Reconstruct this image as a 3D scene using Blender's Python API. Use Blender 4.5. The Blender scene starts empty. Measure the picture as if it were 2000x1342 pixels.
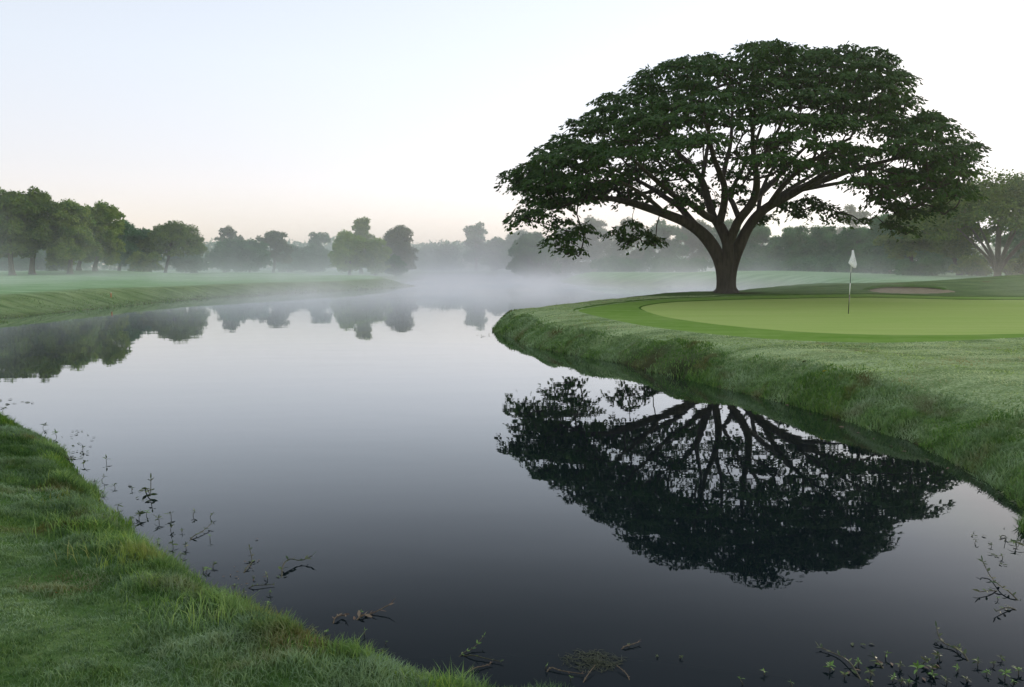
import bpy, math, random
import numpy as np
from mathutils import Vector, noise as mnoise

random.seed(7)
rng = np.random.default_rng(7)
scene = bpy.context.scene
COL = scene.collection
R = math.radians

# ------------------------------------------------------------------ camera model
F_PX, CX, CY, HOR = 1500.0, 1000.0, 671.0, 525.0
CAM_Z = 2.3
PITCH = math.atan((CY - HOR) / F_PX)


def ray(u, v):
    dx, dy = (u - CX) / F_PX, -(v - CY) / F_PX
    c, s = math.cos(PITCH), math.sin(PITCH)
    return Vector((dx, c + dy * s, -s + dy * c))


def at(u, v, Y):
    d = ray(u, v)
    t = Y / d.y
    return Vector((d.x * t, Y, CAM_Z + d.z * t))


def water_at(u, v, z=0.0):
    d = ray(u, v)
    t = (z - CAM_Z) / d.z
    return Vector((d.x * t, d.y * t, z))


# ------------------------------------------------------------------ noise helpers (numpy)
def _hash(ix, iy, seed):
    h = (ix.astype(np.int64) * 374761393 + iy.astype(np.int64) * 668265263 + seed * 974711) & 0xFFFFFFFF
    h = ((h ^ (h >> 13)) * 1274126177) & 0xFFFFFFFF
    h = h ^ (h >> 16)
    return (h & 0xFFFF) / 65535.0


def vnoise(x, y, scale, seed=0):
    x = np.asarray(x, float) / scale
    y = np.asarray(y, float) / scale
    ix, iy = np.floor(x), np.floor(y)
    fx, fy = x - ix, y - iy
    fx = fx * fx * (3 - 2 * fx)
    fy = fy * fy * (3 - 2 * fy)
    a = _hash(ix, iy, seed); b = _hash(ix + 1, iy, seed)
    c = _hash(ix, iy + 1, seed); d = _hash(ix + 1, iy + 1, seed)
    return (a * (1 - fx) + b * fx) * (1 - fy) + (c * (1 - fx) + d * fx) * fy


def smooth(t):
    t = np.clip(t, 0, 1)
    return t * t * (3 - 2 * t)


def sdf(px, py, poly):
    """signed distance to a closed polygon, positive inside"""
    px = np.asarray(px, float); py = np.asarray(py, float)
    d2 = np.full(px.shape, 1e18)
    inside = np.zeros(px.shape, bool)
    n = len(poly)
    for i in range(n):
        ax, ay = poly[i]; bx, by = poly[(i + 1) % n]
        ex, ey = bx - ax, by - ay
        wx, wy = px - ax, py - ay
        t = np.clip((wx * ex + wy * ey) / (ex * ex + ey * ey + 1e-12), 0, 1)
        dx, dy = wx - ex * t, wy - ey * t
        d2 = np.minimum(d2, dx * dx + dy * dy)
        cond = (ay <= py) != (by <= py)
        with np.errstate(divide='ignore', invalid='ignore'):
            xi = ax + (py - ay) * ex / (ey if abs(ey) > 1e-12 else 1e-12)
        inside ^= cond & (px < xi)
    d = np.sqrt(d2)
    return np.where(inside, d, -d)


def catmull(pts, n=6):
    out = []
    for i in range(len(pts) - 1):
        p0 = pts[max(i - 1, 0)]; p1 = pts[i]; p2 = pts[i + 1]; p3 = pts[min(i + 2, len(pts) - 1)]
        for k in range(n):
            t = k / n
            out.append(tuple(0.5 * ((2 * b) + (c - a) * t + (2 * a - 5 * b + 4 * c - d) * t * t + (-a + 3 * b - 3 * c + d) * t ** 3)
                             for a, b, c, d in zip(p0, p1, p2, p3)))
    out.append(tuple(pts[-1]))
    return out


# ------------------------------------------------------------------ shorelines
def W2(u, v, z=0.0):
    p = water_at(u, v, z)
    return (p.x, p.y)


near_shore = [(-16, 17), W2(-60, 800), W2(0, 835), W2(60, 850), W2(110, 878), W2(165, 935), W2(205, 985), W2(262, 1035), W2(330, 1085),
              W2(395, 1135), W2(470, 1180), W2(560, 1222), W2(660, 1268), W2(800, 1312), W2(930, 1350), (0.45, 3.80), (1.0, 3.25), (2.2, 2.7), (4, 2.0), (7, .8), (9, -1.5)]
NEAR = catmull(near_shore, 5) + [(9, -30), (-60, -30), (-60, 17)]
right_shore = [(15, 1.8), (9.5, 4.2), W2(2150, 1075), W2(2000, 1003), W2(1940, 962), W2(1870, 915), W2(1790, 872), W2(1700, 840), W2(1600, 808), W2(1500, 782),
               W2(1400, 757), W2(1290, 731), W2(1180, 708), W2(1090, 690), W2(1030, 675), W2(990, 659), (-0.75, 28.6), (-0.45, 30.6), (0.6, 33), (2.6, 35.6),
               (5.5, 39), (9, 43), (14, 49), (19, 57), (24, 64), (27, 71), (26.5, 78), W2(1470, 565), W2(1390, 562.5), W2(1310, 560.5), W2(1230, 558.5),
               W2(1160, 556.5), W2(1110, 554), (8.5, 140), (9, 152), (16, 160), (26, 172), (30, 190)]
RIGHT = catmull(right_shore, 5) + [(60, 230), (700, 230), (700, -40), (60, -40), (15, -20)]
left_shore = [(-120, 26), (-60, 29.5), W2(-120, 634), W2(0, 623), W2(100, 614), W2(200, 603), W2(300, 592.5), W2(400, 584), W2(500, 577.5), W2(600, 572),
              W2(700, 567), W2(760, 563), (-14, 97), (-13.2, 104), (-15, 112), (-17.5, 124), (-18.5, 140), (-19, 160), (-22, 185), (-20, 205), (-8, 213), (10, 214), (22, 208), (30, 200), (34, 196)]
LEFT = catmull(left_shore, 5) + [(60, 215), (900, 215), (900, 950), (-900, 950), (-900, 20)]


def shore_jit(x, y):
    dist = np.hypot(x, y)
    a = np.clip(dist / 30, .25, 1.0)
    return a * ((vnoise(x, y, 1.3, 3) - .5) * .42 + (vnoise(x, y, .45, 4) - .5) * .16 + (vnoise(x, y, 4.5, 5) - .5) * .5)


TREE_XY = ((1418 - CX) / F_PX * 38.0, 38.0)


def z_right_in(x, y):
    """smooth inner height of the green's peninsula, without bank or turf bumps"""
    z = .69 + .012 * np.clip(y - 19, 0, 60) - .0 * x
    z = z + .20 * np.exp(-(((x - TREE_XY[0]) / 7) ** 2 + ((y - 38.5) / 4.5) ** 2))
    z = z + 1.0 * np.exp(-(((x - 38) / 11) ** 2 + ((y - 50) / 6.0) ** 2))
    z = z + .30 * np.exp(-(((x - 22) / 5.5) ** 2 + ((y - 47.0) / 2.6) ** 2))
    z = z - .30 * np.exp(-(((x - 30) / 6) ** 2 + ((y - 41) / 3.0) ** 2)) * 0
    z = z + .55 * np.exp(-(((x - 36) / 14) ** 2 + ((y - 108) / 16) ** 2)) + .3 * smooth((y - 90) / 80)
    return z


def heights(x, y, want=False):
    x = np.asarray(x, float); y = np.asarray(y, float)
    j = shore_jit(x, y)
    dn = sdf(x, y, NEAR) + j * .6
    dr = sdf(x, y, RIGHT) + j
    dl = sdf(x, y, LEFT) + j * 1.2
    lump = (vnoise(x, y, 1.1, 11) - .5) + .5 * (vnoise(x, y, .42, 12) - .5)
    fine = vnoise(x, y, .16, 13) - .5
    under = lambda d: np.clip(-.04 + .35 * d, -1.3, 0)
    # near bank
    zn = np.where(dn > 0, .20 * smooth(dn / .35) + .16 * smooth(dn / 1.6) + .05 * np.clip(dn - 1, 0, 6) + (.11 * lump + .055 * fine) * smooth(dn / .4), under(dn))
    # right bank: steep lip, lumpy slope, crest
    inner = z_right_in(x, y)
    prof = .24 * smooth(dr / .28) + .34 * np.clip((dr - .02) / .92, 0, 1) + .28 * smooth((dr - .02) / .95) + .14 * smooth((dr - .6) / 1.6)
    far = np.hypot(x, y)
    prof = np.where(y > 60, smooth(dr / 7.0), prof)
    flat = smooth((dr - .55) / 1.1)
    zr = np.where(dr > 0, inner * prof * (1 - .12 * (1 - flat)) + (.25 * lump * (1 - .9 * flat) + .04 * fine * (1 - .75 * flat)) * smooth(dr / .5), under(dr))
    # left and far land
    zl_in = .86 * smooth(dl / 4.5) + .012 * np.clip(dl, 0, 45) + .10 * (vnoise(x, y, 9, 21) - .5) * smooth(dl / 5) + .45 * smooth((y - 150) / 60)
    zl_in = zl_in + .62 * np.exp(-(((x + 66) / 16) ** 2 + ((y - 119) / 8) ** 2)) + .35 * np.exp(-(((x + 48) / 13) ** 2 + ((y - 143) / 8) ** 2))
    zl_in = zl_in + .35 * np.exp(-(((x + 24) / 9) ** 2 + ((y - 118) / 12) ** 2)) * smooth(dl / 6)
    zl = np.where(dl > 0, zl_in + .10 * lump * smooth(dl / 1.0) * (1 - .7 * smooth((dl - 3) / 3)), under(dl))
    z = np.maximum(np.maximum(zn, zr), zl)
    if want:
        return z, dn, dr, dl
    return z


def ground_hit(u, v, lo=3.0, hi=400.0, f=z_right_in):
    d = ray(u, v)
    ys = np.linspace(lo, hi, 6000)
    t = ys / d.y
    zz = CAM_Z + d.z * t
    g = f(d.x * t, ys)
    k = np.argmax(zz < g)
    return (float(d.x * t[k]), float(ys[k]))


green_px = [(1700, 581), (1550, 583), (1400, 586.5), (1310, 590.5), (1265, 596), (1249, 602), (1262, 609), (1300, 620), (1370, 631), (1450, 640), (1560, 649), (1700, 654.5), (1850, 655.5), (2000, 653)]
fringe_px = [(1700, 575), (1550, 577), (1420, 579.5), (1300, 584.5), (1220, 591), (1160, 599), (1122, 606.5), (1135, 613), (1180, 624), (1250, 638), (1340, 650), (1450, 661), (1560, 668), (1680, 671.5), (1800, 671), (1900, 667), (2000, 662)]
GREEN = catmull([ground_hit(*p) for p in green_px], 6) + catmull([(14.5, 17.6), (19, 18.6), (24, 22), (27.5, 27), (28.5, 31), (27, 34.2), (24, 35.2), (20.5, 35.2)], 4)[1:]
FRINGE = catmull([ground_hit(*p) for p in fringe_px], 6) + catmull([(14.5, 16.7), (20, 17.3), (26, 20.8), (30, 26), (31.2, 31), (30, 36), (26, 37.6), (21.5, 37.6)], 4)[1:]
bunker_px = [(1690, 566), (1720, 571.0), (1770, 573.5), (1820, 573), (1865, 570), (1850, 565.5), (1810, 561.5), (1760, 560), (1715, 561.5)]


def H_rough(x, y):
    """final ground: dropped a little below the mown sheets"""
    z, dn, dr, dl = heights(x, y, True)
    df = sdf(x, y, FRINGE)
    zin = z_right_in(x, y)
    k = smooth((df + .25) / .3)
    z = np.where(df > -.3, z * (1 - k) + (zin + .03) * k, z)
    z = z - .07 * smooth((df - .0) / .5)
    return z, dn, dr, dl, df


BUNKER = None
_b = [ground_hit(*p, lo=36, hi=60) for p in bunker_px]
BUNKER = catmull(_b + [_b[0]], 5)[:-1]


# ------------------------------------------------------------------ object helpers
def mesh_np(name, verts, faces, smooth_shade=False, attrs=None):
    verts = np.asarray(verts, np.float32); faces = np.asarray(faces, np.int32)
    me = bpy.data.meshes.new(name)
    n, k = faces.shape
    me.vertices.add(len(verts)); me.vertices.foreach_set('co', verts.ravel())
    me.loops.add(n * k); me.loops.foreach_set('vertex_index', faces.ravel())
    me.polygons.add(n)
    me.polygons.foreach_set('loop_start', np.arange(0, n * k, k, dtype=np.int32))
    me.polygons.foreach_set('loop_total', np.full(n, k, np.int32))
    me.polygons.foreach_set('use_smooth', np.full(n, smooth_shade, bool))
    for an, arr in (attrs or {}).items():
        a = me.attributes.new(an, 'FLOAT', 'POINT')
        a.data.foreach_set('value', np.asarray(arr, np.float32))
    me.update(calc_edges=True)
    return me


def obj(name, me, mat=None, parent=None, loc=(0, 0, 0)):
    o = bpy.data.objects.new(name, me)
    COL.objects.link(o)
    o.location = loc
    if mat is not None:
        me.materials.append(mat)
    if parent is not None:
        o.parent = parent
    return o


def tag(o, label=None, cat=None, group=None, kind=None):
    if label: o['label'] = label
    if cat: o['category'] = cat
    if group: o['group'] = group
    if kind: o['kind'] = kind
    return o


def empty(name, loc=(0, 0, 0), rz=0.0):
    o = bpy.data.objects.new(name, None)
    COL.objects.link(o)
    o.location = loc
    o.rotation_euler = (0, 0, rz)
    o.empty_display_size = .2
    return o


def quads_to_tris(q):
    q = np.asarray(q)
    return np.concatenate([q[:, [0, 1, 2]], q[:, [0, 2, 3]]])


# ------------------------------------------------------------------ materials
class NT:
    def __init__(self, name):
        self.m = bpy.data.materials.new(name)
        self.m.use_nodes = True
        self.t = self.m.node_tree
        self.t.nodes.clear()
        self.out = self.t.nodes.new('ShaderNodeOutputMaterial')

    def n(self, typ, ins=None, **props):
        nd = self.t.nodes.new(typ)
        for k, v in props.items():
            setattr(nd, k, v)
        for k, v in (ins or {}).items():
            self.set(nd.inputs[k], v)
        return nd

    def set(self, sock, v):
        if isinstance(v, bpy.types.NodeSocket):
            self.t.links.new(v, sock)
        else:
            sock.default_value = v

    def noise(self, scale, detail=3, rough=.55, vec=None, dist=0):
        nd = self.n('ShaderNodeTexNoise', {'Scale': scale, 'Detail': detail, 'Roughness': rough, 'Distortion': dist})
        if vec is not None:
            self.t.links.new(vec, nd.inputs['Vector'])
        return nd.outputs[0]

    def ramp(self, fac, stops):
        nd = self.n('ShaderNodeValToRGB', {'Fac': fac})
        el = nd.color_ramp.elements
        while len(el) < len(stops):
            el.new(.5)
        for e, (p, c) in zip(el, stops):
            e.position = p
            e.color = (*c, 1) if len(c) == 3 else c
        return nd.outputs[0]

    def mapr(self, v, a, b, c=0.0, d=1.0):
        return self.n('ShaderNodeMapRange', {0: v, 1: a, 2: b, 3: c, 4: d}).outputs[0]

    def mix(self, fac, a, b):
        nd = self.n('ShaderNodeMix', data_type='RGBA')
        self.set(nd.inputs[0], fac)
        for i, v in ((6, a), (7, b)):
            self.set(nd.inputs[i], v if isinstance(v, bpy.types.NodeSocket) else (*v, 1))
        return nd.outputs[2]

    def math(self, op, a, b=0.0):
        nd = self.n('ShaderNodeMath', operation=op)
        self.set(nd.inputs[0], a); self.set(nd.inputs[1], b)
        return nd.outputs[0]

    def attr(self, name):
        return self.n('ShaderNodeAttribute', attribute_name=name).outputs['Fac']

    def pos(self, scale=(1, 1, 1)):
        g = self.n('ShaderNodeNewGeometry').outputs['Position']
        mp = self.n('ShaderNodeMapping', {'Vector': g, 'Scale': scale})
        return mp.outputs[0]

    def rnd(self):
        return self.n('ShaderNodeNewGeometry').outputs['Random Per Island']

    def bsdf(self, color, rough=.8, spec=.2, normal=None, **ins):
        p = self.n('ShaderNodeBsdfPrincipled', {'Base Color': color if isinstance(color, bpy.types.NodeSocket) else (*color, 1), 'Roughness': rough, 'Specular IOR Level': spec})
        if normal is not None:
            self.set(p.inputs['Normal'], normal)
        for k, v in ins.items():
            self.set(p.inputs[k], v)
        return p

    def bump(self, h, strength=.5, dist=.02):
        return self.n('ShaderNodeBump', {'Height': h, 'Strength': strength, 'Distance': dist}).outputs[0]

    def surf(self, sock):
        self.t.links.new(sock, self.out.inputs['Surface'])
        return self.m

    def leafy(self, color, trans=.3, rough=.6, spec=.10):
        """thin leaf: diffuse reflection plus light let through"""
        p = self.bsdf(color, rough, spec)
        c2 = self.n('ShaderNodeMixRGB', {0: .6, 2: (.9, 1.0, .35, 1)}, blend_type='MULTIPLY')
        self.set(c2.inputs[1], color if isinstance(color, bpy.types.NodeSocket) else (*color, 1))
        t = self.n('ShaderNodeBsdfTranslucent', {'Color': c2.outputs[0]})
        mx = self.n('ShaderNodeMixShader', {0: trans})
        self.t.links.new(p.outputs[0], mx.inputs[1])
        self.t.links.new(t.outputs[0], mx.inputs[2])
        return self.surf(mx.outputs[0])


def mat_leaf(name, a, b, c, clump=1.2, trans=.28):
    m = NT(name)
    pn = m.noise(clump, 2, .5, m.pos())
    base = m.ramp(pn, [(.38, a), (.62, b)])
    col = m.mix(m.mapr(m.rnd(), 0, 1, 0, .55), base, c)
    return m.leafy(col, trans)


def mat_bark(name, a, b, c):
    m = NT(name)
    v = m.pos((1, 1, .22))
    n1 = m.noise(7, 5, .65, v)
    n2 = m.noise(1.3, 3, .5, m.pos())
    col = m.mix(n2, m.ramp(n1, [(.3, a), (.6, b)]), c)
    return m.surf(m.bsdf(col, .9, .15, m.bump(n1, .9, .05)).outputs[0])


def mat_ground():
    m = NT('turf')
    p = m.pos()
    n_big = m.noise(.16, 3, .5, p)
    n_mid = m.noise(.9, 4, .6, p)
    n_str = m.noise(1.0, 4, .6, m.pos((.35, 1.6, 1)))
    n_fin = m.noise(22, 3, .7, p)
    dew = m.attr('dew')
    bank = m.attr('bank')
    green = m.ramp(n_mid, [(.3, (.030, .075, .012)), (.55, (.048, .110, .020)), (.75, (.085, .140, .030))])
    dewc = m.ramp(n_fin, [(.3, (.24, .33, .125)), (.7, (.46, .53, .29))])
    f = m.math('MULTIPLY', dew, m.mapr(m.math('ADD', n_str, m.math('MULTIPLY', n_fin, .45)), .50, .86, .12, 1.0))
    col = m.mix(f, green, dewc)
    brown = m.math('MULTIPLY', m.mapr(n_mid, .60, .70), m.mapr(n_big, .45, .62, 0, .75))
    col = m.mix(brown, col, (.10, .075, .028))
    mow = m.attr('mow')
    band = m.n('ShaderNodeTexWave', {'Scale': .11, 'Distortion': .6, 'Vector': m.pos((.25, 1, 0))}, bands_direction='Y').outputs['Fac']
    fair = m.ramp(m.math('ADD', m.math('MULTIPLY', band, .22), m.math('MULTIPLY', m.noise(.35, 4, .6, m.pos((.4, 1.5, 1))), .78)), [(.3, (.165, .30, .12)), (.7, (.33, .46, .26))])
    col = m.mix(mow, col, fair)
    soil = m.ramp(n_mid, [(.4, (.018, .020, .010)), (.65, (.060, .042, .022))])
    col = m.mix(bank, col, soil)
    h = m.math('ADD', m.math('MULTIPLY', n_fin, .6), n_mid)
    return m.surf(m.bsdf(col, .95, .0, m.bump(h, .8, .05)).outputs[0])


def mat_mown(name, a, b, c, stripe):
    m = NT(name)
    p = m.pos()
    n1 = m.noise(.5, 4, .6, m.pos((.3, 1.4, 1)))
    n2 = m.noise(60, 2, .6, p)
    n3 = m.noise(1.6, 4, .6, p)
    band = m.n('ShaderNodeTexWave', {'Scale': stripe, 'Distortion': 1.2, 'Detail': 2, 'Vector': m.pos((.15, 1, 0))}, bands_direction='Y').outputs['Fac']
    f = m.math('ADD', m.math('MULTIPLY', n1, .88), m.math('MULTIPLY', band, .12))
    col = m.ramp(f, [(.3, a), (.7, b)])
    col = m.mix(m.mapr(n3, .5, .75, 0, .6), col, c)
    col = m.mix(m.mapr(n2, .35, .7, 0, .35), col, a)
    return m.surf(m.bsdf(col, .95, .0, m.bump(n2, .35, .008)).outputs[0])


def mat_blade(name, cols, dewc, dew_amt, patch=.5, brown=(.12, .08, .02)):
    m = NT(name)
    p = m.pos()
    n1 = m.noise(patch, 4, .6, p)
    base = m.ramp(m.rnd(), [(0, cols[0]), (.5, cols[1]), (1, cols[2])])
    n3 = m.noise(patch * 4.5, 3, .6, p)
    base = m.mix(m.mapr(n3, .38, .58, .75, 0), base, tuple(c * .8 for c in cols[0]))
    nb = m.noise(patch * 1.3, 3, .55, m.n('ShaderNodeMapping', {'Vector': p, 'Location': (31, 7, 3)}).outputs[0])
    base = m.mix(m.mapr(nb, .56, .68, 0, .85), base, brown)
    t = m.attr('tip')
    f = m.math('MULTIPLY', m.mapr(n1, .42, .62, dew_amt * .12, dew_amt), m.mapr(t, 0, 1, .25, 1))
    return m.leafy(m.mix(f, base, dewc), .25, .7, .06)


def mat_water():
    m = NT('pond_water')
    n1 = m.noise(.55, 3, .5, m.pos((.45, 1.2, 1)))
    n2 = m.noise(3.5, 2, .5, m.pos((.5, 1.4, 1)))
    h = m.math('ADD', n1, m.math('MULTIPLY', n2, .10))
    b = m.bump(h, .14, .02)
    # mirror share of still pond water against the angle it is seen at
    lw = m.n('ShaderNodeLayerWeight', {'Blend': .5, 'Normal': b}).outputs['Facing']
    f = m.ramp(lw, [(.0, (.008,) * 3), (.50, (.014,) * 3), (.58, (.034,) * 3), (.64, (.085,) * 3), (.70, (.18,) * 3), (.765, (.32,) * 3), (.82, (.49,) * 3), (.885, (.66,) * 3), (.95, (.86,) * 3), (1.0, (1.0,) * 3)])
    m.t.nodes[-1].color_ramp.interpolation = 'B_SPLINE'
    body = m.bsdf((.0045, .0085, .0105), .6, 0.0)
    gl = m.n('ShaderNodeBsdfGlossy', {'Color': (.94, .975, 1, 1), 'Roughness': .012, 'Normal': b})
    mx = m.n('ShaderNodeMixShader', {0: f})
    m.t.links.new(body.outputs[0], mx.inputs[1])
    m.t.links.new(gl.outputs[0], mx.inputs[2])
    return m.surf(mx.outputs[0])


def plain(name, col, rough=.5, spec=.4, var=.25, scale=30):
    m = NT(name)
    n1 = m.noise(scale, 3, .6, m.pos())
    c = m.mix(m.mapr(n1, .3, .7, 0, var), col, tuple(x * .6 for x in col))
    return m.surf(m.bsdf(c, rough, spec).outputs[0])


M_turf = mat_ground()
M_green = mat_mown('putting_turf', (0.306, 0.414, 0.106), (0.396, 0.466, 0.152), (0.369, 0.440, 0.138), .42)
M_fringe = mat_mown('fringe_turf', (0.131, 0.248, 0.037), (0.218, 0.326, 0.078), (0.289, 0.377, 0.120), .3)
M_lip = mat_mown('cut_edge_turf', (.055, .125, .016), (.085, .165, .026), (.10, .16, .03), .8)
M_water = mat_water()
M_bark_big = mat_bark('rain_tree_bark', (0.012, 0.010, 0.007), (0.081, 0.067, 0.050), (0.053, 0.048, 0.034))
M_bark = mat_bark('pale_bark', (.085, .075, .060), (.22, .19, .15), (.14, .13, .10))
M_bark_dark = mat_bark('dark_bark', (0.043, 0.032, 0.024), (0.102, 0.080, 0.060), (0.076, 0.064, 0.045))
M_leaf_big = mat_leaf('rain_tree_leaf', (0.023, 0.062, 0.015), (0.042, 0.098, 0.022), (0.082, 0.126, 0.027), .8, .32)
M_leafs = {
    'dark': mat_leaf('dark_leaf', (0.051, 0.118, 0.033), (0.139, 0.221, 0.041), (0.199, 0.245, 0.047), .7),
    'green': mat_leaf('green_leaf', (0.090, 0.194, 0.042), (0.223, 0.310, 0.056), (0.264, 0.310, 0.066), .7),
    'bright': mat_leaf('bright_leaf', (0.126, 0.259, 0.050), (0.244, 0.371, 0.058), (0.270, 0.345, 0.058), .7),
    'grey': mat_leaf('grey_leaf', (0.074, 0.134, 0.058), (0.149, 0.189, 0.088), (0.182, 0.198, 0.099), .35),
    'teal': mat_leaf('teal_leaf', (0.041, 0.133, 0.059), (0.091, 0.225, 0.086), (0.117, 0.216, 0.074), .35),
}

_bare = [W2(1262, 722), W2(1315, 735), W2(1215, 714)]


def bare_patch(x, y):
    g = 0
    for (bx_, by_) in _bare:
        g = np.maximum(g, np.exp(-((x - bx_) / .75) ** 2 - ((y - by_) / .6) ** 2))
    return g


# ------------------------------------------------------------------ terrain sheet
def axis(segs):
    out = [segs[0][0]]
    for a, b, st in segs:
        n = max(1, int(round((b - a) / st)))
        out += list(a + (b - a) * (np.arange(1, n + 1) / n))
    return np.array(out)


ys = axis([(-30, -4, 2.0), (-4, 2, .4), (2, 14, .11), (14, 36, .19), (36, 62, .4), (62, 130, 1.0), (130, 230, 2.5), (230, 400, 10), (400, 940, 60)])
xs = axis([(-900, -300, 60), (-300, -90, 10), (-90, -40, 1.5), (-40, -10, .6), (-10, 14, .13), (14, 30, .3), (30, 70, .9), (70, 150, 3), (150, 300, 12), (300, 900, 60)])
GX, GY = np.meshgrid(xs, ys)
gx, gy = GX.ravel(), GY.ravel()
gz, gdn, gdr, gdl, gdf = H_rough(gx, gy)
db = sdf(gx, gy, BUNKER)
gz = gz - .30 * smooth((db + .05) / .4)


def dew_map(x, y, dn, dr, dl, df):
    d = np.zeros_like(x)
    d = np.where(dn > 0, .06 + .14 * smooth((dn - .2) / 1.2), d)
    d = np.where(dr > 0, .35 + .65 * smooth((dr - .5) / .55), d)
    d = np.where((dr > 0) & (y > 36), .25, d)
    d = np.where((dr > 0) & (y > 60), .75, d)
    d = np.where(dl > 0, .45 + .3 * smooth((dl - 2) / 4), d)
    return d


dew = dew_map(gx, gy, gdn, gdr, gdl, gdf)
dmax = np.maximum(np.maximum(gdn, gdr), gdl)
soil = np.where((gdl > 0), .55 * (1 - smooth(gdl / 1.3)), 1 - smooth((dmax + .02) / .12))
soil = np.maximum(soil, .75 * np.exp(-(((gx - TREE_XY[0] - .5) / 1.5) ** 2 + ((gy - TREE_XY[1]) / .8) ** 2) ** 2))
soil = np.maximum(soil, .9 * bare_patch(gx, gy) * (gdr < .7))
mow = np.where(gdl > 0, smooth((gdl - 3.5) / 2.5), np.where((gdr > 0) & (gy > 60), smooth((gdr - 2.0) / 3), 0)) * .9
ny, nx = len(ys), len(xs)
ii = np.arange(ny * nx).reshape(ny, nx)
quads = np.stack([ii[:-1, :-1], ii[:-1, 1:], ii[1:, 1:], ii[1:, :-1]], -1).reshape(-1, 4)
ground = obj('ground', mesh_np('ground', np.stack([gx, gy, gz], 1), quads, True, {'dew': dew, 'bank': soil, 'mow': mow}), M_turf)
ground['kind'] = 'structure'

wq = [(-880, -29, 0), (880, -29, 0), (880, 930, 0), (-880, 930, 0)]
water = obj('water', mesh_np('water', wq, [(0, 1, 2, 3)]), M_water)
water['kind'] = 'structure'


def fill_poly(poly, step, zf, inset=None):
    """grid-clipped sheet inside a polygon (triangulated outline with inner points)"""
    from mathutils.geometry import delaunay_2d_cdt
    P = np.array(poly)
    lo, hi = P.min(0), P.max(0)
    X, Y = np.meshgrid(np.arange(lo[0], hi[0], step), np.arange(lo[1], hi[1], step))
    X = X.ravel(); Y = Y.ravel()
    d = sdf(X, Y, poly)
    if inset is not None:
        d = np.minimum(d, -sdf(X, Y, inset))
    k = d > step * .45
    pts = [Vector(p) for p in poly]
    edges = [(i, (i + 1) % len(poly)) for i in range(len(poly))]
    if inset is not None:
        b = len(pts)
        pts += [Vector(p) for p in inset]
        edges += [(b + i, b + (i + 1) % len(inset)) for i in range(len(inset))]
    pts += [Vector((a, b2)) for a, b2 in zip(X[k], Y[k])]
    vo, eo, fo, *_ = delaunay_2d_cdt(pts, edges, [], 0, 1e-6)
    V = np.array([(v.x, v.y) for v in vo])
    T = np.array([f for f in fo if len(f) == 3])
    c = V[T].mean(1)
    ok = sdf(c[:, 0], c[:, 1], poly) > 0
    if inset is not None:
        ok &= sdf(c[:, 0], c[:, 1], inset) < 0
    T = T[ok]
    return np.column_stack([V, zf(V[:, 0], V[:, 1])]), T


V, T = fill_poly(GREEN, .5, lambda x, y: z_right_in(x, y) - .005)
putting_green = obj('putting_green', mesh_np('putting_green', V, T, True), M_green)
putting_green['kind'] = 'structure'
V, T = fill_poly(FRINGE, .45, lambda x, y: z_right_in(x, y) + .012, GREEN)
fringe = obj('fringe', mesh_np('fringe', V, T, True), M_fringe)
fringe['kind'] = 'structure'


def ridge(poly, wid, hgt, base, seed, y0=25):
    """low raised edge of longer grass along a mown outline"""
    P = np.array(poly + [poly[0]])
    seg = np.hypot(*np.diff(P, axis=0).T)
    L = np.concatenate([[0], np.cumsum(seg)])
    s = np.arange(0, L[-1], .12)
    x = np.interp(s, L, P[:, 0]); y = np.interp(s, L, P[:, 1])
    tx, ty = np.gradient(x), np.gradient(y)
    l = np.hypot(tx, ty); nx_, ny_ = ty / l, -tx / l
    rows = []
    for off, h in ((-.5, -.02), (-.42, .7), (-.15, 1.0), (.2, .85), (.5, -.02)):
        ww = wid * (1 + .5 * (vnoise(s, s * 0, .5, seed) - .5))
        hh = hgt * h * (1 + .8 * (vnoise(s, s * 0 + 9, .35, seed + 1) - .5)) * smooth((y - y0) / (5 if y0 == 25 else .8)) - .09 * (1 - smooth((y - y0) / (3 if y0 == 25 else .6)))
        X = x + nx_ * off * ww; Y = y + ny_ * off * ww
        rows.append(np.stack([X, Y, z_right_in(X, Y) + base + hh], 1))
    n = len(s)
    Vv = np.concatenate(rows)
    q = []
    a = np.arange(n)
    b = (a + 1) % n
    for r in range(4):
        q.append(np.stack([r * n + a, r * n + b, (r + 1) * n + b, (r + 1) * n + a], 1))
    return Vv, np.concatenate(q)


V, T = ridge(GREEN, .10, .020, .004, 31)
tag(obj('cut_edge', mesh_np('cut_edge', V, T, True), M_lip), kind='structure')
V, T = ridge(FRINGE, .20, .045, .008, 41)
V2, T2 = ridge(BUNKER, .40, .12, .02, 47, float(np.mean([q[1] for q in BUNKER])) + .3)
T2 = T2 + len(V)
V = np.concatenate([V, V2]); T = np.concatenate([T, T2])
tag(obj('rough_edge', mesh_np('rough_edge', V, T, True), M_lip), kind='structure')

m = NT('bunker_sand_grain')
n1 = m.noise(3, 4, .6, m.pos()); n2 = m.noise(90, 2, .7, m.pos())
M_sand = m.surf(m.bsdf(m.ramp(m.math('ADD', m.math('MULTIPLY', n1, .7), m.math('MULTIPLY', n2, .3)), [(.3, (.22, .175, .105)), (.7, (.32, .26, .165))]), .95, .1, m.bump(n1, .6, .05)).outputs[0])
V, T = fill_poly(BUNKER, .22, lambda x, y: heights(x, y) - .02 - .10 * smooth(sdf(x, y, BUNKER) / .8) + .03 * (vnoise(x, y, .7, 51) - .5))
tag(obj('sand_bunker', mesh_np('sand_bunker', V, T, True), M_sand), kind='structure')


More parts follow.
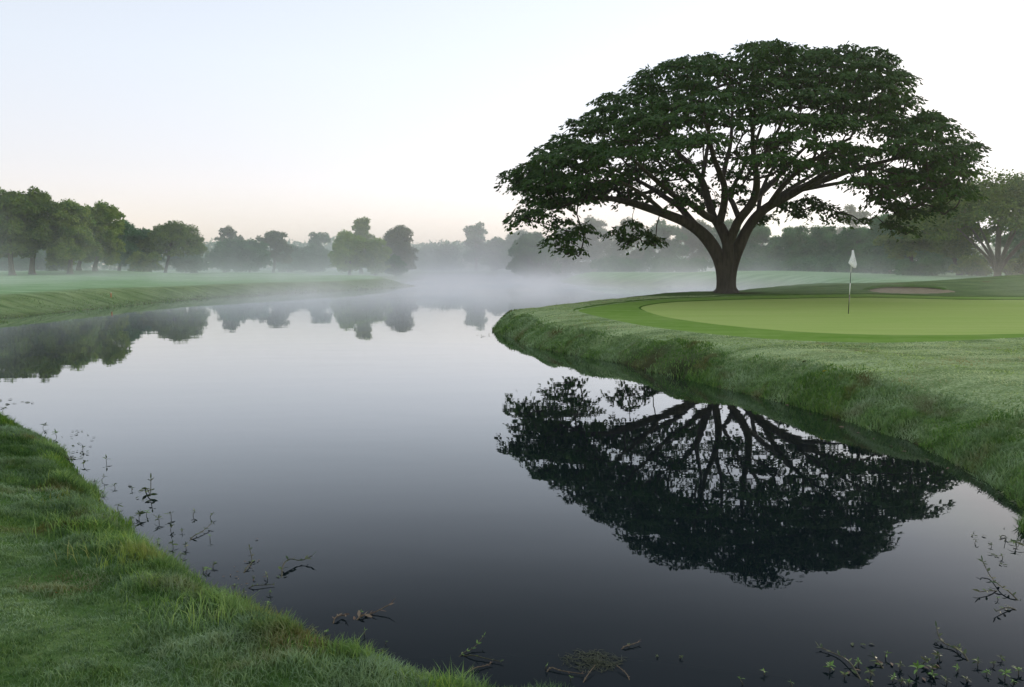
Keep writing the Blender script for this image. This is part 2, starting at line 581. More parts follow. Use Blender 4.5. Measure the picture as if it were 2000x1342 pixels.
# ------------------------------------------------------------------ trees
class Skeleton:
    def __init__(self):
        self.pos, self.par, self.rad, self.chains = [], [], [], []

    def add(self, p, par, r=0.0):
        self.pos.append(np.array(p, float)); self.par.append(par); self.rad.append(r)
        return len(self.pos) - 1

    def limb(self, pts, start=None):
        """pts: [(x, y, z, r)], resampled to a curve"""
        c = catmull(pts, 4)
        ids = [] if start is None else [start]
        prev = -1 if start is None else start
        for q in c:
            prev = self.add(q[:3], prev, q[3])
            ids.append(prev)
        self.chains.append(ids)
        return ids

    def attach(self, target, rs, slack=.6, jit=.12, up=.35, hang=False):
        P = np.array(self.pos)
        d = P - target
        dist = np.linalg.norm(d, axis=1)
        cost = dist + slack * np.maximum(0, P[:, 2] - target[2]) * 2.0
        c0 = P[0]
        hr = np.hypot(P[:, 0] - c0[0], P[:, 1] - c0[1]); ht = math.hypot(target[0] - c0[0], target[1] - c0[1])
        cost = cost + 1.5 * np.maximum(0, hr - ht)
        cost = cost + np.where(P[:, 2] - c0[2] < .22 * (target[2] - c0[2]), 50, 0)
        if hang:
            cost = cost + np.where(hr < .55 * ht, 60, 0) + np.where(P[:, 2] < target[2] - .2, 4, 0)
        k = int(np.argmin(cost))
        a, L = P[k], dist[k]
        if L < .15:
            return k
        pd = P[k] - P[self.par[k]] if self.par[k] >= 0 else np.array([0, 0, 1.0])
        pd = pd / (np.linalg.norm(pd) + 1e-9)
        ctrl = a + pd * L * .35 + np.array([0, 0, up * L * .3])
        n = max(3, int(L / .45))
        ids = [k]; prev = k
        for i in range(1, n + 1):
            t = i / n
            q = (1 - t) ** 2 * a + 2 * t * (1 - t) * ctrl + t * t * target
            if i < n:
                q = q + rs.normal(0, jit * min(1, L * .3), 3) * .5
            prev = self.add(q, prev)
            ids.append(prev)
        self.chains.append(ids)
        return prev

    def radii(self, tip, e=2.3):
        n = len(self.pos)
        acc = np.zeros(n)
        child = np.zeros(n, int)
        for i in range(n):
            if self.par[i] >= 0:
                child[self.par[i]] += 1
        r = np.zeros(n)
        for i in range(n - 1, -1, -1):
            v = acc[i] if child[i] else tip ** e
            v = max(v, tip ** e)
            r[i] = v ** (1 / e)
            if self.rad[i] > 0:
                r[i] = max(self.rad[i], 0)
            if self.par[i] >= 0:
                acc[self.par[i]] += v
        return r

    def tubes(self, tip, minr=0.0):
        r = self.radii(tip)
        VV, FF, off = [], [], 0
        for ids in self.chains:
            pts = np.array([self.pos[i] for i in ids])
            rr = np.array([r[i] for i in ids])
            if len(ids) > 2:
                rr[0] = min(rr[0], rr[1] * 1.25)
            if rr.max() < minr or len(ids) < 2:
                continue
            sides = 12 if rr.max() > .2 else (7 if rr.max() > .06 else 4)
            tang = np.gradient(pts, axis=0)
            tang /= np.linalg.norm(tang, axis=1)[:, None] + 1e-9
            ref = np.array([.31, .87, .12]) if abs(tang[0][2]) > .6 else np.array([0, 0, 1.0])
            u = np.cross(tang, ref); u /= np.linalg.norm(u, axis=1)[:, None] + 1e-9
            w = np.cross(tang, u)
            an = np.arange(sides) * 2 * np.pi / sides
            ring = pts[:, None, :] + rr[:, None, None] * (np.cos(an)[None, :, None] * u[:, None, :] + np.sin(an)[None, :, None] * w[:, None, :])
            k = len(ids)
            VV.append(ring.reshape(-1, 3))
            a = np.arange(sides); b = (a + 1) % sides
            for i in range(k - 1):
                FF.append(np.stack([off + i * sides + a, off + i * sides + b, off + (i + 1) * sides + b, off + (i + 1) * sides + a], 1))
            off += k * sides
        return np.concatenate(VV), np.concatenate(FF)


def leaves_mesh(name, pos, tipdir, nrm, length, width, fold=.25):
    """folded kite leaves, two triangles each"""
    tipdir = tipdir / (np.linalg.norm(tipdir, axis=1)[:, None] + 1e-9)
    side = np.cross(tipdir, nrm); side /= np.linalg.norm(side, axis=1)[:, None] + 1e-9
    up = np.cross(side, tipdir)
    L = length[:, None]; Wd = width[:, None]
    a = pos
    t = pos + tipdir * L
    mid = pos + tipdir * L * .45
    l = mid + side * Wd * .5 - up * Wd * fold
    r = mid - side * Wd * .5 - up * Wd * fold
    n = len(pos)
    V = np.stack([a, r, t, l], 1).reshape(-1, 3)
    b = np.arange(n) * 4
    F = np.concatenate([np.stack([b, b + 1, b + 2], 1), np.stack([b, b + 2, b + 3], 1)])
    return mesh_np(name, V, F)


def pad_leaves(c, a, h, count, rs, outdir, lsize, droop=.6):
    """leaves over one flat spray of foliage: centre c, radius a, dome height h"""
    th = rs.uniform(0, 2 * np.pi, count)
    rr = a * np.sqrt(rs.uniform(0, 1, count))
    wob = 1 + .25 * np.sin(3 * th + rs.uniform(0, 6)) + .15 * np.sin(5 * th + rs.uniform(0, 6))
    rr = rr * wob
    dx, dy = np.cos(th), np.sin(th)
    z = h * (1 - (rr / a) ** 2) - rs.exponential(.5 * h, count) * .6
    p = np.stack([c[0] + dx * rr, c[1] + dy * rr, c[2] + z - .10 * (rr * (dx * outdir[0] + dy * outdir[1]))], 1)
    fr = rr / a
    tip = np.stack([dx * (.5 + .5 * fr) + outdir[0] * .35, dy * (.5 + .5 * fr) + outdir[1] * .35, -droop * (.25 + fr)], 1) + rs.normal(0, .38, (count, 3))
    nr = np.stack([dx * .3, dy * .3, np.ones(count)], 1) + rs.normal(0, .26, (count, 3))
    L = lsize * rs.uniform(.7, 1.3, count)
    return p, tip, nr, L


# ---- the great rain tree
def rain_tree():
    rs = np.random.default_rng(21)
    Y0 = TREE_XY[1]
    base = np.array([TREE_XY[0], Y0, float(H_rough(np.array([TREE_XY[0]]), np.array([Y0]))[0][0])])
    sk = Skeleton()

    def L(pts):
        out = []
        for (u, v, dy, r) in pts:
            p = at(u, v, Y0 + dy)
            out.append((p.x, p.y, p.z, r * .9))
        return out
    limbs = [
        [(1409, 574, 0, .50), (1411, 562, 0, .34), (1410, 530, 0, .33), (1402, 500, 0, .35), (1384, 470, 0, .35), (1362, 448, -.2, .31), (1335, 432, -.4, .27), (1300, 418, -.7, .24), (1265, 406, -1, .21), (1235, 397, -1.2, .18), (1200, 389, -1.4, .15), (1160, 387, -1.6, .11), (1115, 397, -1.8, .07), (1085, 412, -2, .04)],
        [(1420, 574, -.1, .54), (1419, 562, -.1, .38), (1419, 530, -.1, .36), (1421, 500, -.1, .34), (1421, 475, 0, .30), (1408, 445, .2, .28), (1394, 425, .3, .22), (1384, 395, .5, .21), (1372, 355, .7, .18), (1349, 323, 1.2, .15), (1313, 290, 1.8, .11), (1270, 255, 2.4, .08)],
        [(1428, 574, .2, .48), (1426, 560, .2, .33), (1428, 530, .2, .32), (1436, 502, .2, .31), (1445, 478, .3, .32), (1460, 447, .3, .28), (1478, 422, .1, .26), (1503, 402, -.2, .24), (1541, 382, -.6, .22), (1579, 361, -1, .19), (1617, 349, -1.3, .17), (1655, 335, -1.7, .14), (1700, 322, -2, .11), (1750, 310, -2.3, .08), (1800, 300, -2.5, .05)],
    ]
    ids = [sk.limb(L(p)) for p in limbs]
    sub = [
        [(1368, 452, -.2, .22), (1345, 425, .2, .19), (1325, 402, .8, .17), (1300, 386, 1.6, .15), (1270, 366, 2.5, .12), (1230, 345, 3.5, .09), (1180, 325, 4.5, .06)],
        [(1397, 430, .3, .2), (1377, 420, -.3, .19), (1347, 397, -1.2, .16), (1318, 383, -2.2, .14), (1285, 355, -3.5, .12), (1250, 325, -4.8, .09), (1215, 290, -6.2, .06)],
        [(1404, 440, .2, .22), (1414, 400, -.4, .2), (1415, 366, -1.2, .17), (1407, 341, -2, .15), (1393, 305, -3.2, .12), (1385, 262, -4.8, .09), (1375, 215, -6.3, .06)],
        [(1410, 355, -1.6, .13), (1420, 310, -1.0, .12), (1427, 280, -.5, .1), (1430, 225, 0, .08), (1432, 165, .3, .06)],
        [(1423, 480, 0, .25), (1441, 434, -.5, .24), (1464, 404, -1.0, .22), (1475, 380, -1.5, .2), (1478, 350, -2.2, .17), (1473, 312, -3.2, .14), (1470, 265, -4.6, .1), (1475, 210, -6.2, .06)],
        [(1445, 430, -.6, .16), (1432, 398, .8, .15), (1425, 380, 2.0, .13), (1440, 350, 3.4, .11), (1455, 320, 4.8, .09), (1460, 290, 6.0, .06)],
        [(1470, 395, -1.2, .17), (1500, 365, .2, .15), (1530, 335, 1.6, .13), (1560, 300, 3.0, .1), (1600, 265, 4.4, .07)],
        [(1470, 434, .2, .18), (1496, 404, 1.6, .16), (1530, 378, 3.0, .14), (1570, 352, 4.6, .11), (1610, 330, 6.2, .07)],
        [(1500, 404, -.2, .16), (1530, 362, -1.6, .14), (1565, 330, -3.0, .12), (1610, 300, -4.2, .09), (1660, 270, -5.2, .06)],
        [(1560, 372, -.8, .12), (1620, 361, -.2, .1), (1680, 352, .5, .08), (1730, 355, .9, .06), (1790, 372, 1.2, .04)],
        [(1475, 330, -2.8, .12), (1505, 280, -2.2, .1), (1535, 225, -1.6, .07), (1565, 165, -1.0, .05)],
        [(1371, 352, .8, .13), (1380, 300, 2.2, .11), (1385, 260, 3.6, .08), (1380, 215, 4.6, .05)],
        [(1480, 420, .3, .12), (1486, 380, 2.2, .12), (1500, 345, 4.2, .1), (1520, 315, 6.2, .08), (1545, 290, 8.0, .05)],
        [(1395, 425, .4, .12), (1380, 390, 2.6, .12), (1350, 360, 4.6, .1), (1320, 335, 6.4, .08), (1290, 312, 8.2, .05)],
        [(1300, 418, -.7, .12), (1275, 395, -2.4, .11), (1240, 370, -4.0, .09), (1200, 350, -5.6, .06)],
        [(1560, 372, -.8, .12), (1600, 345, -2.6, .11), (1650, 322, -4.2, .09), (1710, 295, -5.6, .06)],
    ]
    for s_ in sub:
        pts = L(s_)
        P = np.array(sk.pos)
        k = int(np.argmin(np.linalg.norm(P - np.array(pts[0][:3]), axis=1)))
        sk.limb(pts, k)
    # crown of flat sprays over a wide dome
    s = Y0 / F_PX
    cx, cy = (1452 - CX) * s, Y0
    Lr = np.array([0, 65, 140, 205, 265, 330, 400, 440, 470]) * s
    Lz = (568 - np.array([88, 106, 120, 150, 182, 235, 285, 325, 372])) * s + base[2]
    Rr = np.array([0, 60, 110, 205, 280, 318, 370, 420, 470]) * s
    Rz = (568 - np.array([88, 88, 100, 98, 128, 185, 235, 268, 312])) * s + base[2]
    RMAX = 470 * s
    OUT_U = [960, 985, 1030, 1050, 1085, 1120, 1185, 1245, 1310, 1385, 1450, 1510, 1560, 1655, 1730, 1768, 1772, 1815, 1822, 1852, 1862, 1920, 1990]
    OUT_V = [420, 340, 318, 288, 268, 233, 178, 148, 118, 106, 88, 82, 100, 94, 116, 150, 206, 232, 246, 248, 268, 288, 420]
    LOW_U = [985, 1070, 1150, 1250, 1350, 1450, 1550, 1650, 1750, 1850, 1920]
    LOW_V = [445, 425, 395, 352, 322, 318, 322, 340, 400, 415, 320]
    pads = []
    tries = 0
    while len(pads) < 640 and tries < 60000:
        tries += 1
        az = rs.uniform(0, 2 * math.pi)
        q = rs.uniform(.03, 1) ** .5
        ysq = .84
        k = (1 + .10 * math.sin(3 * az + 1) + .07 * math.sin(7 * az + 2)) * .985
        rr = q * RMAX * k * .96
        x = cx + rr * math.cos(az); y = cy + rr * math.sin(az) * ysq
        w = .5 + .5 * math.cos(az)
        if math.sin(az) < 0:
            y = cy + (y - cy) * .88
        f = rr / k
        zt = np.interp(f, Lr, Lz) * (1 - w) + np.interp(f, Rr, Rz) * w
        # seen from below, the near and far rims hang a little lower than the sides
        layer = rs.choice([0, 1, 2, 3], p=[.66, .23, .08, .03])
        drop = layer * 1.15 + rs.uniform(-.35, .6) + .9 * (vnoise(np.array([x]), np.array([y]), 3.2, 91)[0] - .5)
        if layer >= 2 and q < .35:
            continue
        z = zt - .25 - drop
        if layer >= 1 and abs(x - cx) < 7.5 and rs.uniform() < .55:
            continue
        if z < base[2] + 4.3:
            continue
        a = rs.uniform(.7, 1.5) * (1.0 if layer == 0 else .8)
        pu = CX + F_PX * x / (y * math.cos(PITCH) - (z - CAM_Z) * math.sin(PITCH))
        pv = CY - F_PX * ((z - CAM_Z) * math.cos(PITCH) + y * math.sin(PITCH)) / (y * math.cos(PITCH) - (z - CAM_Z) * math.sin(PITCH))
        ra = a * F_PX / y
        if rs.uniform() < .06 or pv - .2 * ra < np.interp(pu, OUT_U, OUT_V) + 34 * vnoise(np.array([pu]), np.array([0.0]), 38, 95)[0] - 9 or pu - .8 * ra < 985 or pu + .8 * ra > 1915 or pv > np.interp(pu, LOW_U, LOW_V):
            continue
        if pv > 240 and pv > np.interp(pu, OUT_U, OUT_V) + 125 and pv < 420 and rs.uniform() < (.86 if abs(pu - 1430) < 310 else .66):
            continue
        ok = True
        for (p2, a2, l2) in pads:
            dz = (z - p2[2]) * 1.6
            if (x - p2[0]) ** 2 + (y - p2[1]) ** 2 + dz * dz < (.76 * (a + a2)) ** 2:
                ok = False
                break
        if ok:
            pads.append((np.array([x, y, z]), a, layer))
    # sprays that hang at the rim and under it, placed where they hang
    hang = [(1000, 345, 0, .8), (1030, 335, -.5, .9), (1060, 345, -1, 1.0), (1010, 430, -1, .7), (1045, 425, -1.5, .9), (1080, 405, -1.5, .9), (1060, 385, -1, .9), (1100, 440, -2, .8), (1085, 470, -2.2, .7), (1115, 465, -2.4, .75), (1140, 450, -2.2, .7), (1105, 488, -2.2, .5), (1130, 492, -2.2, .45),
            (1205, 455, -1.2, .55), (1235, 442, -1, .7), (1255, 462, -.8, .7), (1280, 472, -.6, .55), (1225, 470, -1, .45), (1100, 360, -1.5, .9), (1140, 380, -2, .8),
            (1545, 405, 1, .7), (1580, 398, 1, .8), (1610, 410, 1.1, .85), (1640, 425, 1.2, .65), (1560, 420, 1.2, .5), (1500, 425, 1.5, .45), (1478, 432, 2, .4),
            (1905, 288, -.5, .55), (1880, 305, -.8, .8), (1870, 375, -1, .7), (1840, 365, -1.2, .9), (1845, 410, -1.2, .6), (1810, 395, -1.4, .95), (1780, 420, -1.5, .9), (1750, 410, -1.5, .8), (1720, 390, -1.6, .8), (1770, 450, -1.6, .6), (1740, 440, -1.6, .55), (1700, 360, -1.6, .8), (1790, 350, -1.6, 1.0), (1750, 370, -1.6, .9), (1690, 430, -1.4, .35), (1830, 330, -1, .9),
            (1118, 242, 0, .5), (1092, 270, .4, .5), (1052, 298, -.4, .5), (1190, 188, .3, .5), (1250, 156, -.3, .5), (1318, 126, .3, .5), (1012, 352, .6, .4), (1390, 112, -.4, .5), (1605, 100, .4, .5),
            (1755, 148, 0, .6), (1730, 118, .3, .7), (1700, 105, .5, .8), (1655, 98, 0, .7), (1760, 205, -.5, .8), (1815, 232, -.6, .8), (1510, 92, 0, .7), (1455, 98, .3, .7), (1480, 96, -.5, .8), (1560, 108, 0, .9),
            (1340, 395, -3, .8), (1300, 370, 3, .9), (1440, 370, -3.5, .6), (1390, 400, 3.5, .7), (1520, 360, 4, .8), (1235, 385, 1, .9), (1180, 370, 1, .9), (1360, 370, 4, .9), (1455, 395, 3, .5), (1420, 345, 3, .8), (1330, 340, -4, .9), (1460, 340, 4, .8), (1560, 330, 2, .9), (1620, 315, 3, 1.0), (1680, 300, 2, 1.0), (1510, 330, -4, .7)]
    nh = []
    for (u, v, dy, a) in hang:
        p = at(u, v, Y0 + dy)
        nh.append((np.array([p.x, p.y, p.z]), a, 9))
    allp = pads + nh
    order = sorted(range(len(allp)), key=lambda i: np.linalg.norm(allp[i][0] - base) * .5 + math.hypot(allp[i][0][0] - base[0], allp[i][0][1] - base[1]))
    P, Tt, Nn, Ll = [], [], [], []
    for i in order:
        c, a, layer = allp[i]
        tgt = c - np.array([0, 0, .22])
        e = sk.attach(tgt, rs, jit=.16, slack=0.0 if layer == 9 else .6, hang=layer == 9)
        # side twigs inside the spray
        for _ in range(3):
            th = rs.uniform(0, 6.28)
            q = c + np.array([math.cos(th) * a * .7, math.sin(th) * a * .7, rs.uniform(-.1, .12)])
            pr = sk.pos[e]
            m1 = sk.add((pr + q) / 2 + np.array([0, 0, .06]), e)
            m2 = sk.add(q, m1)
            sk.chains.append([e, m1, m2])
        od = np.array([c[0] - cx, c[1] - cy, 0]); od /= np.linalg.norm(od) + .5
        dens = 178 if layer == 0 else (115 if layer < 9 else 300)
        n = int(dens * a * a * rs.uniform(.8, 1.15)) + 12
        p, t, nr, ln = pad_leaves(c, a, (.24 if layer < 9 else .5) * a, n, rs, od, .215, .85)
        P.append(p); Tt.append(t); Nn.append(nr); Ll.append(ln)
    P = np.concatenate(P); Tt = np.concatenate(Tt); Nn = np.concatenate(Nn); Ll = np.concatenate(Ll)
    root = empty('rain_tree', base)
    V, Fq = sk.tubes(.012)
    obj('trunk', mesh_np('trunk', V - base, Fq, True), M_bark_big, root)
    obj('crown', leaves_mesh('crown', P - base, Tt, Nn, Ll, Ll * rs.uniform(.55, .8, len(Ll))), M_leaf_big, root)
    tag(root, 'large dark green spreading tree with forked trunk standing beside the putting green', 'tree')
    return root


rain_tree()


# ---- the other trees, each grown on its own
def bg_tree(name, label, u, vtop, Y, wpx, leaf='dark', kind='round', seed=1, group=None, bark=None, ubase=None, leafsize=None, cb=None, vbase=None, fill=1.0):
    rs = np.random.default_rng(seed * 13 + 5)
    ub = u if ubase is None else ubase
    bx = (ub - CX) / F_PX * Y
    bz = float(H_rough(np.array([bx]), np.array([float(Y)]))[0][0])
    if vbase is not None:
        bz = max(bz, 0) if vbase < 0 else at(ub, vbase, Y).z
    top = at(u, vtop, Y)
    H = top.z - bz
    Wd = wpx / F_PX * Y
    ox = top.x - bx
    base = np.array([bx, Y, bz - .1])
    sk = Skeleton()
    crown0 = {'round': .24, 'oval': .2, 'umbrella': .52, 'airy': .3, 'bush': .02, 'tall': .1}[kind] if cb is None else cb
    tr = {'bush': .05}.get(kind, .025 * H + .05)
    th = H * (crown0 + .22)
    lean = rs.normal(0, .05, 2) * H
    sk.limb([(0, 0, 0, tr * 1.6), (lean[0] * .1, lean[1] * .1, .08 * H, tr), (ox * .3 + lean[0] * .3, lean[1] * .3, th * .55, tr * .85), (ox * .6, lean[1] * .5, th, tr * .6)])
    if kind == 'umbrella' and Y < 100:
        for i in range(7):
            a_ = i * .9 + rs.uniform(-.2, .2)
            rr_ = Wd * rs.uniform(.22, .34)
            k_ = 3
            ca, sa = math.cos(a_) * rr_, math.sin(a_) * rr_
            sk.limb([tuple(sk.pos[k_]) + (tr * .7,), (ca * .22, sa * .22, .20 * H, tr * .55), (ca * .6, sa * .6, .38 * H, tr * .42), (ca, sa, .56 * H, tr * .25)], k_)
    lsz = leafsize or max(.26, .0019 * Y)
    # clumps
    npads = int({'round': 84, 'oval': 78, 'umbrella': 70, 'airy': 50, 'bush': 38, 'tall': 76}[kind] * fill)
    cz0 = H * crown0
    pads = []
    asym = rs.uniform(0, 6.28)
    lobes = [(np.array([rs.normal(0, .05) * Wd, 0, H - .30 * min(Wd, H)]), .30 * min(Wd, H))]
    nl = {'airy': 7, 'tall': 7}.get(kind, 9)
    for i in range(nl):
        zz = (i + .5) / nl * .84
        e_ = {'round': .62, 'oval': .75, 'airy': .55, 'bush': .45, 'tall': .5}.get(kind, .6)
        prof = math.sin(math.pi * (zz * .84 + .16) ** .8) ** e_
        lr = Wd * rs.uniform(.19, .29)
        az = asym + i * 2.4 + rs.normal(0, .3)
        ro = max(0, prof * Wd * .5 - lr * .8) * rs.uniform(.7, 1.05)
        lobes.append((np.array([ro * math.cos(az), ro * math.sin(az), cz0 + (H - cz0) * zz]), lr))
    for _ in range(4000):
        if len(pads) >= npads:
            break
        az = rs.uniform(0, 2 * math.pi)
        t = rs.uniform(0, 1)
        if kind == 'umbrella':
            q = math.sqrt(rs.uniform(.02, 1))
            z = H - .3 * Wd * .1 - (H - cz0) * (q ** 2.4) * .8 - rs.uniform(0, .16) * H
            rr = q * Wd / 2
        else:
            lc, lr = lobes[rs.integers(0, len(lobes))]
            d = rs.normal(0, 1, 3); d /= np.linalg.norm(d)
            if d[2] < -.6:
                continue
            q = lc + d * lr * rs.uniform(.45, 1.0) * np.array([1, 1, .8])
            z = q[2]
            rr = math.hypot(q[0], q[1]); az = math.atan2(q[1], q[0])
            if rr > Wd * .54 or z < cz0 * .75 or z > H * (1 - .25 * (rr / (Wd * .5)) ** 2):
                continue
        a = Wd * rs.uniform(.055, .14) * (1.0 if kind != 'airy' else .8) + .15
        x = ox * min(1, .4 + .6 * z / H) + rr * math.cos(az); y = rr * math.sin(az)
        c = np.array([x, y, min(z, H - a * .45)])
        if any(np.linalg.norm((c - p2) * np.array([1, 1, 1.3])) < .46 * (a + a2) for p2, a2 in pads):
            continue
        pads.append((c, a))
    pads.sort(key=lambda k: np.linalg.norm(k[0]))
    P, Tt, Nn, Ll = [], [], [], []
    for c, a in pads:
        sk.attach(c, rs, jit=.15)
        n = int(min(480, (a / lsz) ** 2 * 24)) + 24
        d = rs.normal(0, 1, (n, 3)); d /= np.linalg.norm(d, axis=1)[:, None]
        d[:, 2] = np.where(d[:, 2] < -.3, d[:, 2] * -.6, d[:, 2])
        rad = a * rs.uniform(.35, 1.12, n) ** .6
        p = c + d * rad[:, None] * np.array([1, 1, .92])
        P.append(p)
        Tt.append(d * .6 + rs.normal(0, .5, (n, 3)) + np.array([0, 0, -.35]))
        Nn.append(d + rs.normal(0, .45, (n, 3)) + np.array([0, 0, .4]))
        Ll.append(lsz * rs.uniform(.6, 1.5, n))
    P = np.concatenate(P); Tt = np.concatenate(Tt); Nn = np.concatenate(Nn); Ll = np.concatenate(Ll)
    root = empty(name, base)
    V, Fq = sk.tubes(.02 * max(1, Y / 130))
    obj('trunk' if kind != 'bush' else 'stem', mesh_np('trunk', V, Fq, True), bark or M_bark, root)
    obj('crown' if kind != 'bush' else 'foliage', leaves_mesh('crown', P, Tt, Nn, Ll, Ll * rs.uniform(.6, .9, len(Ll))), M_leafs[leaf], root)
    tag(root, label, 'tree' if kind != 'bush' else 'bush', group)
    return root


exec(compile("""
LG = 'trees along the far left fairway'
CG = 'misty trees beyond the pond'
RG = 'trees behind the putting green'
""", 'g', 'exec'))
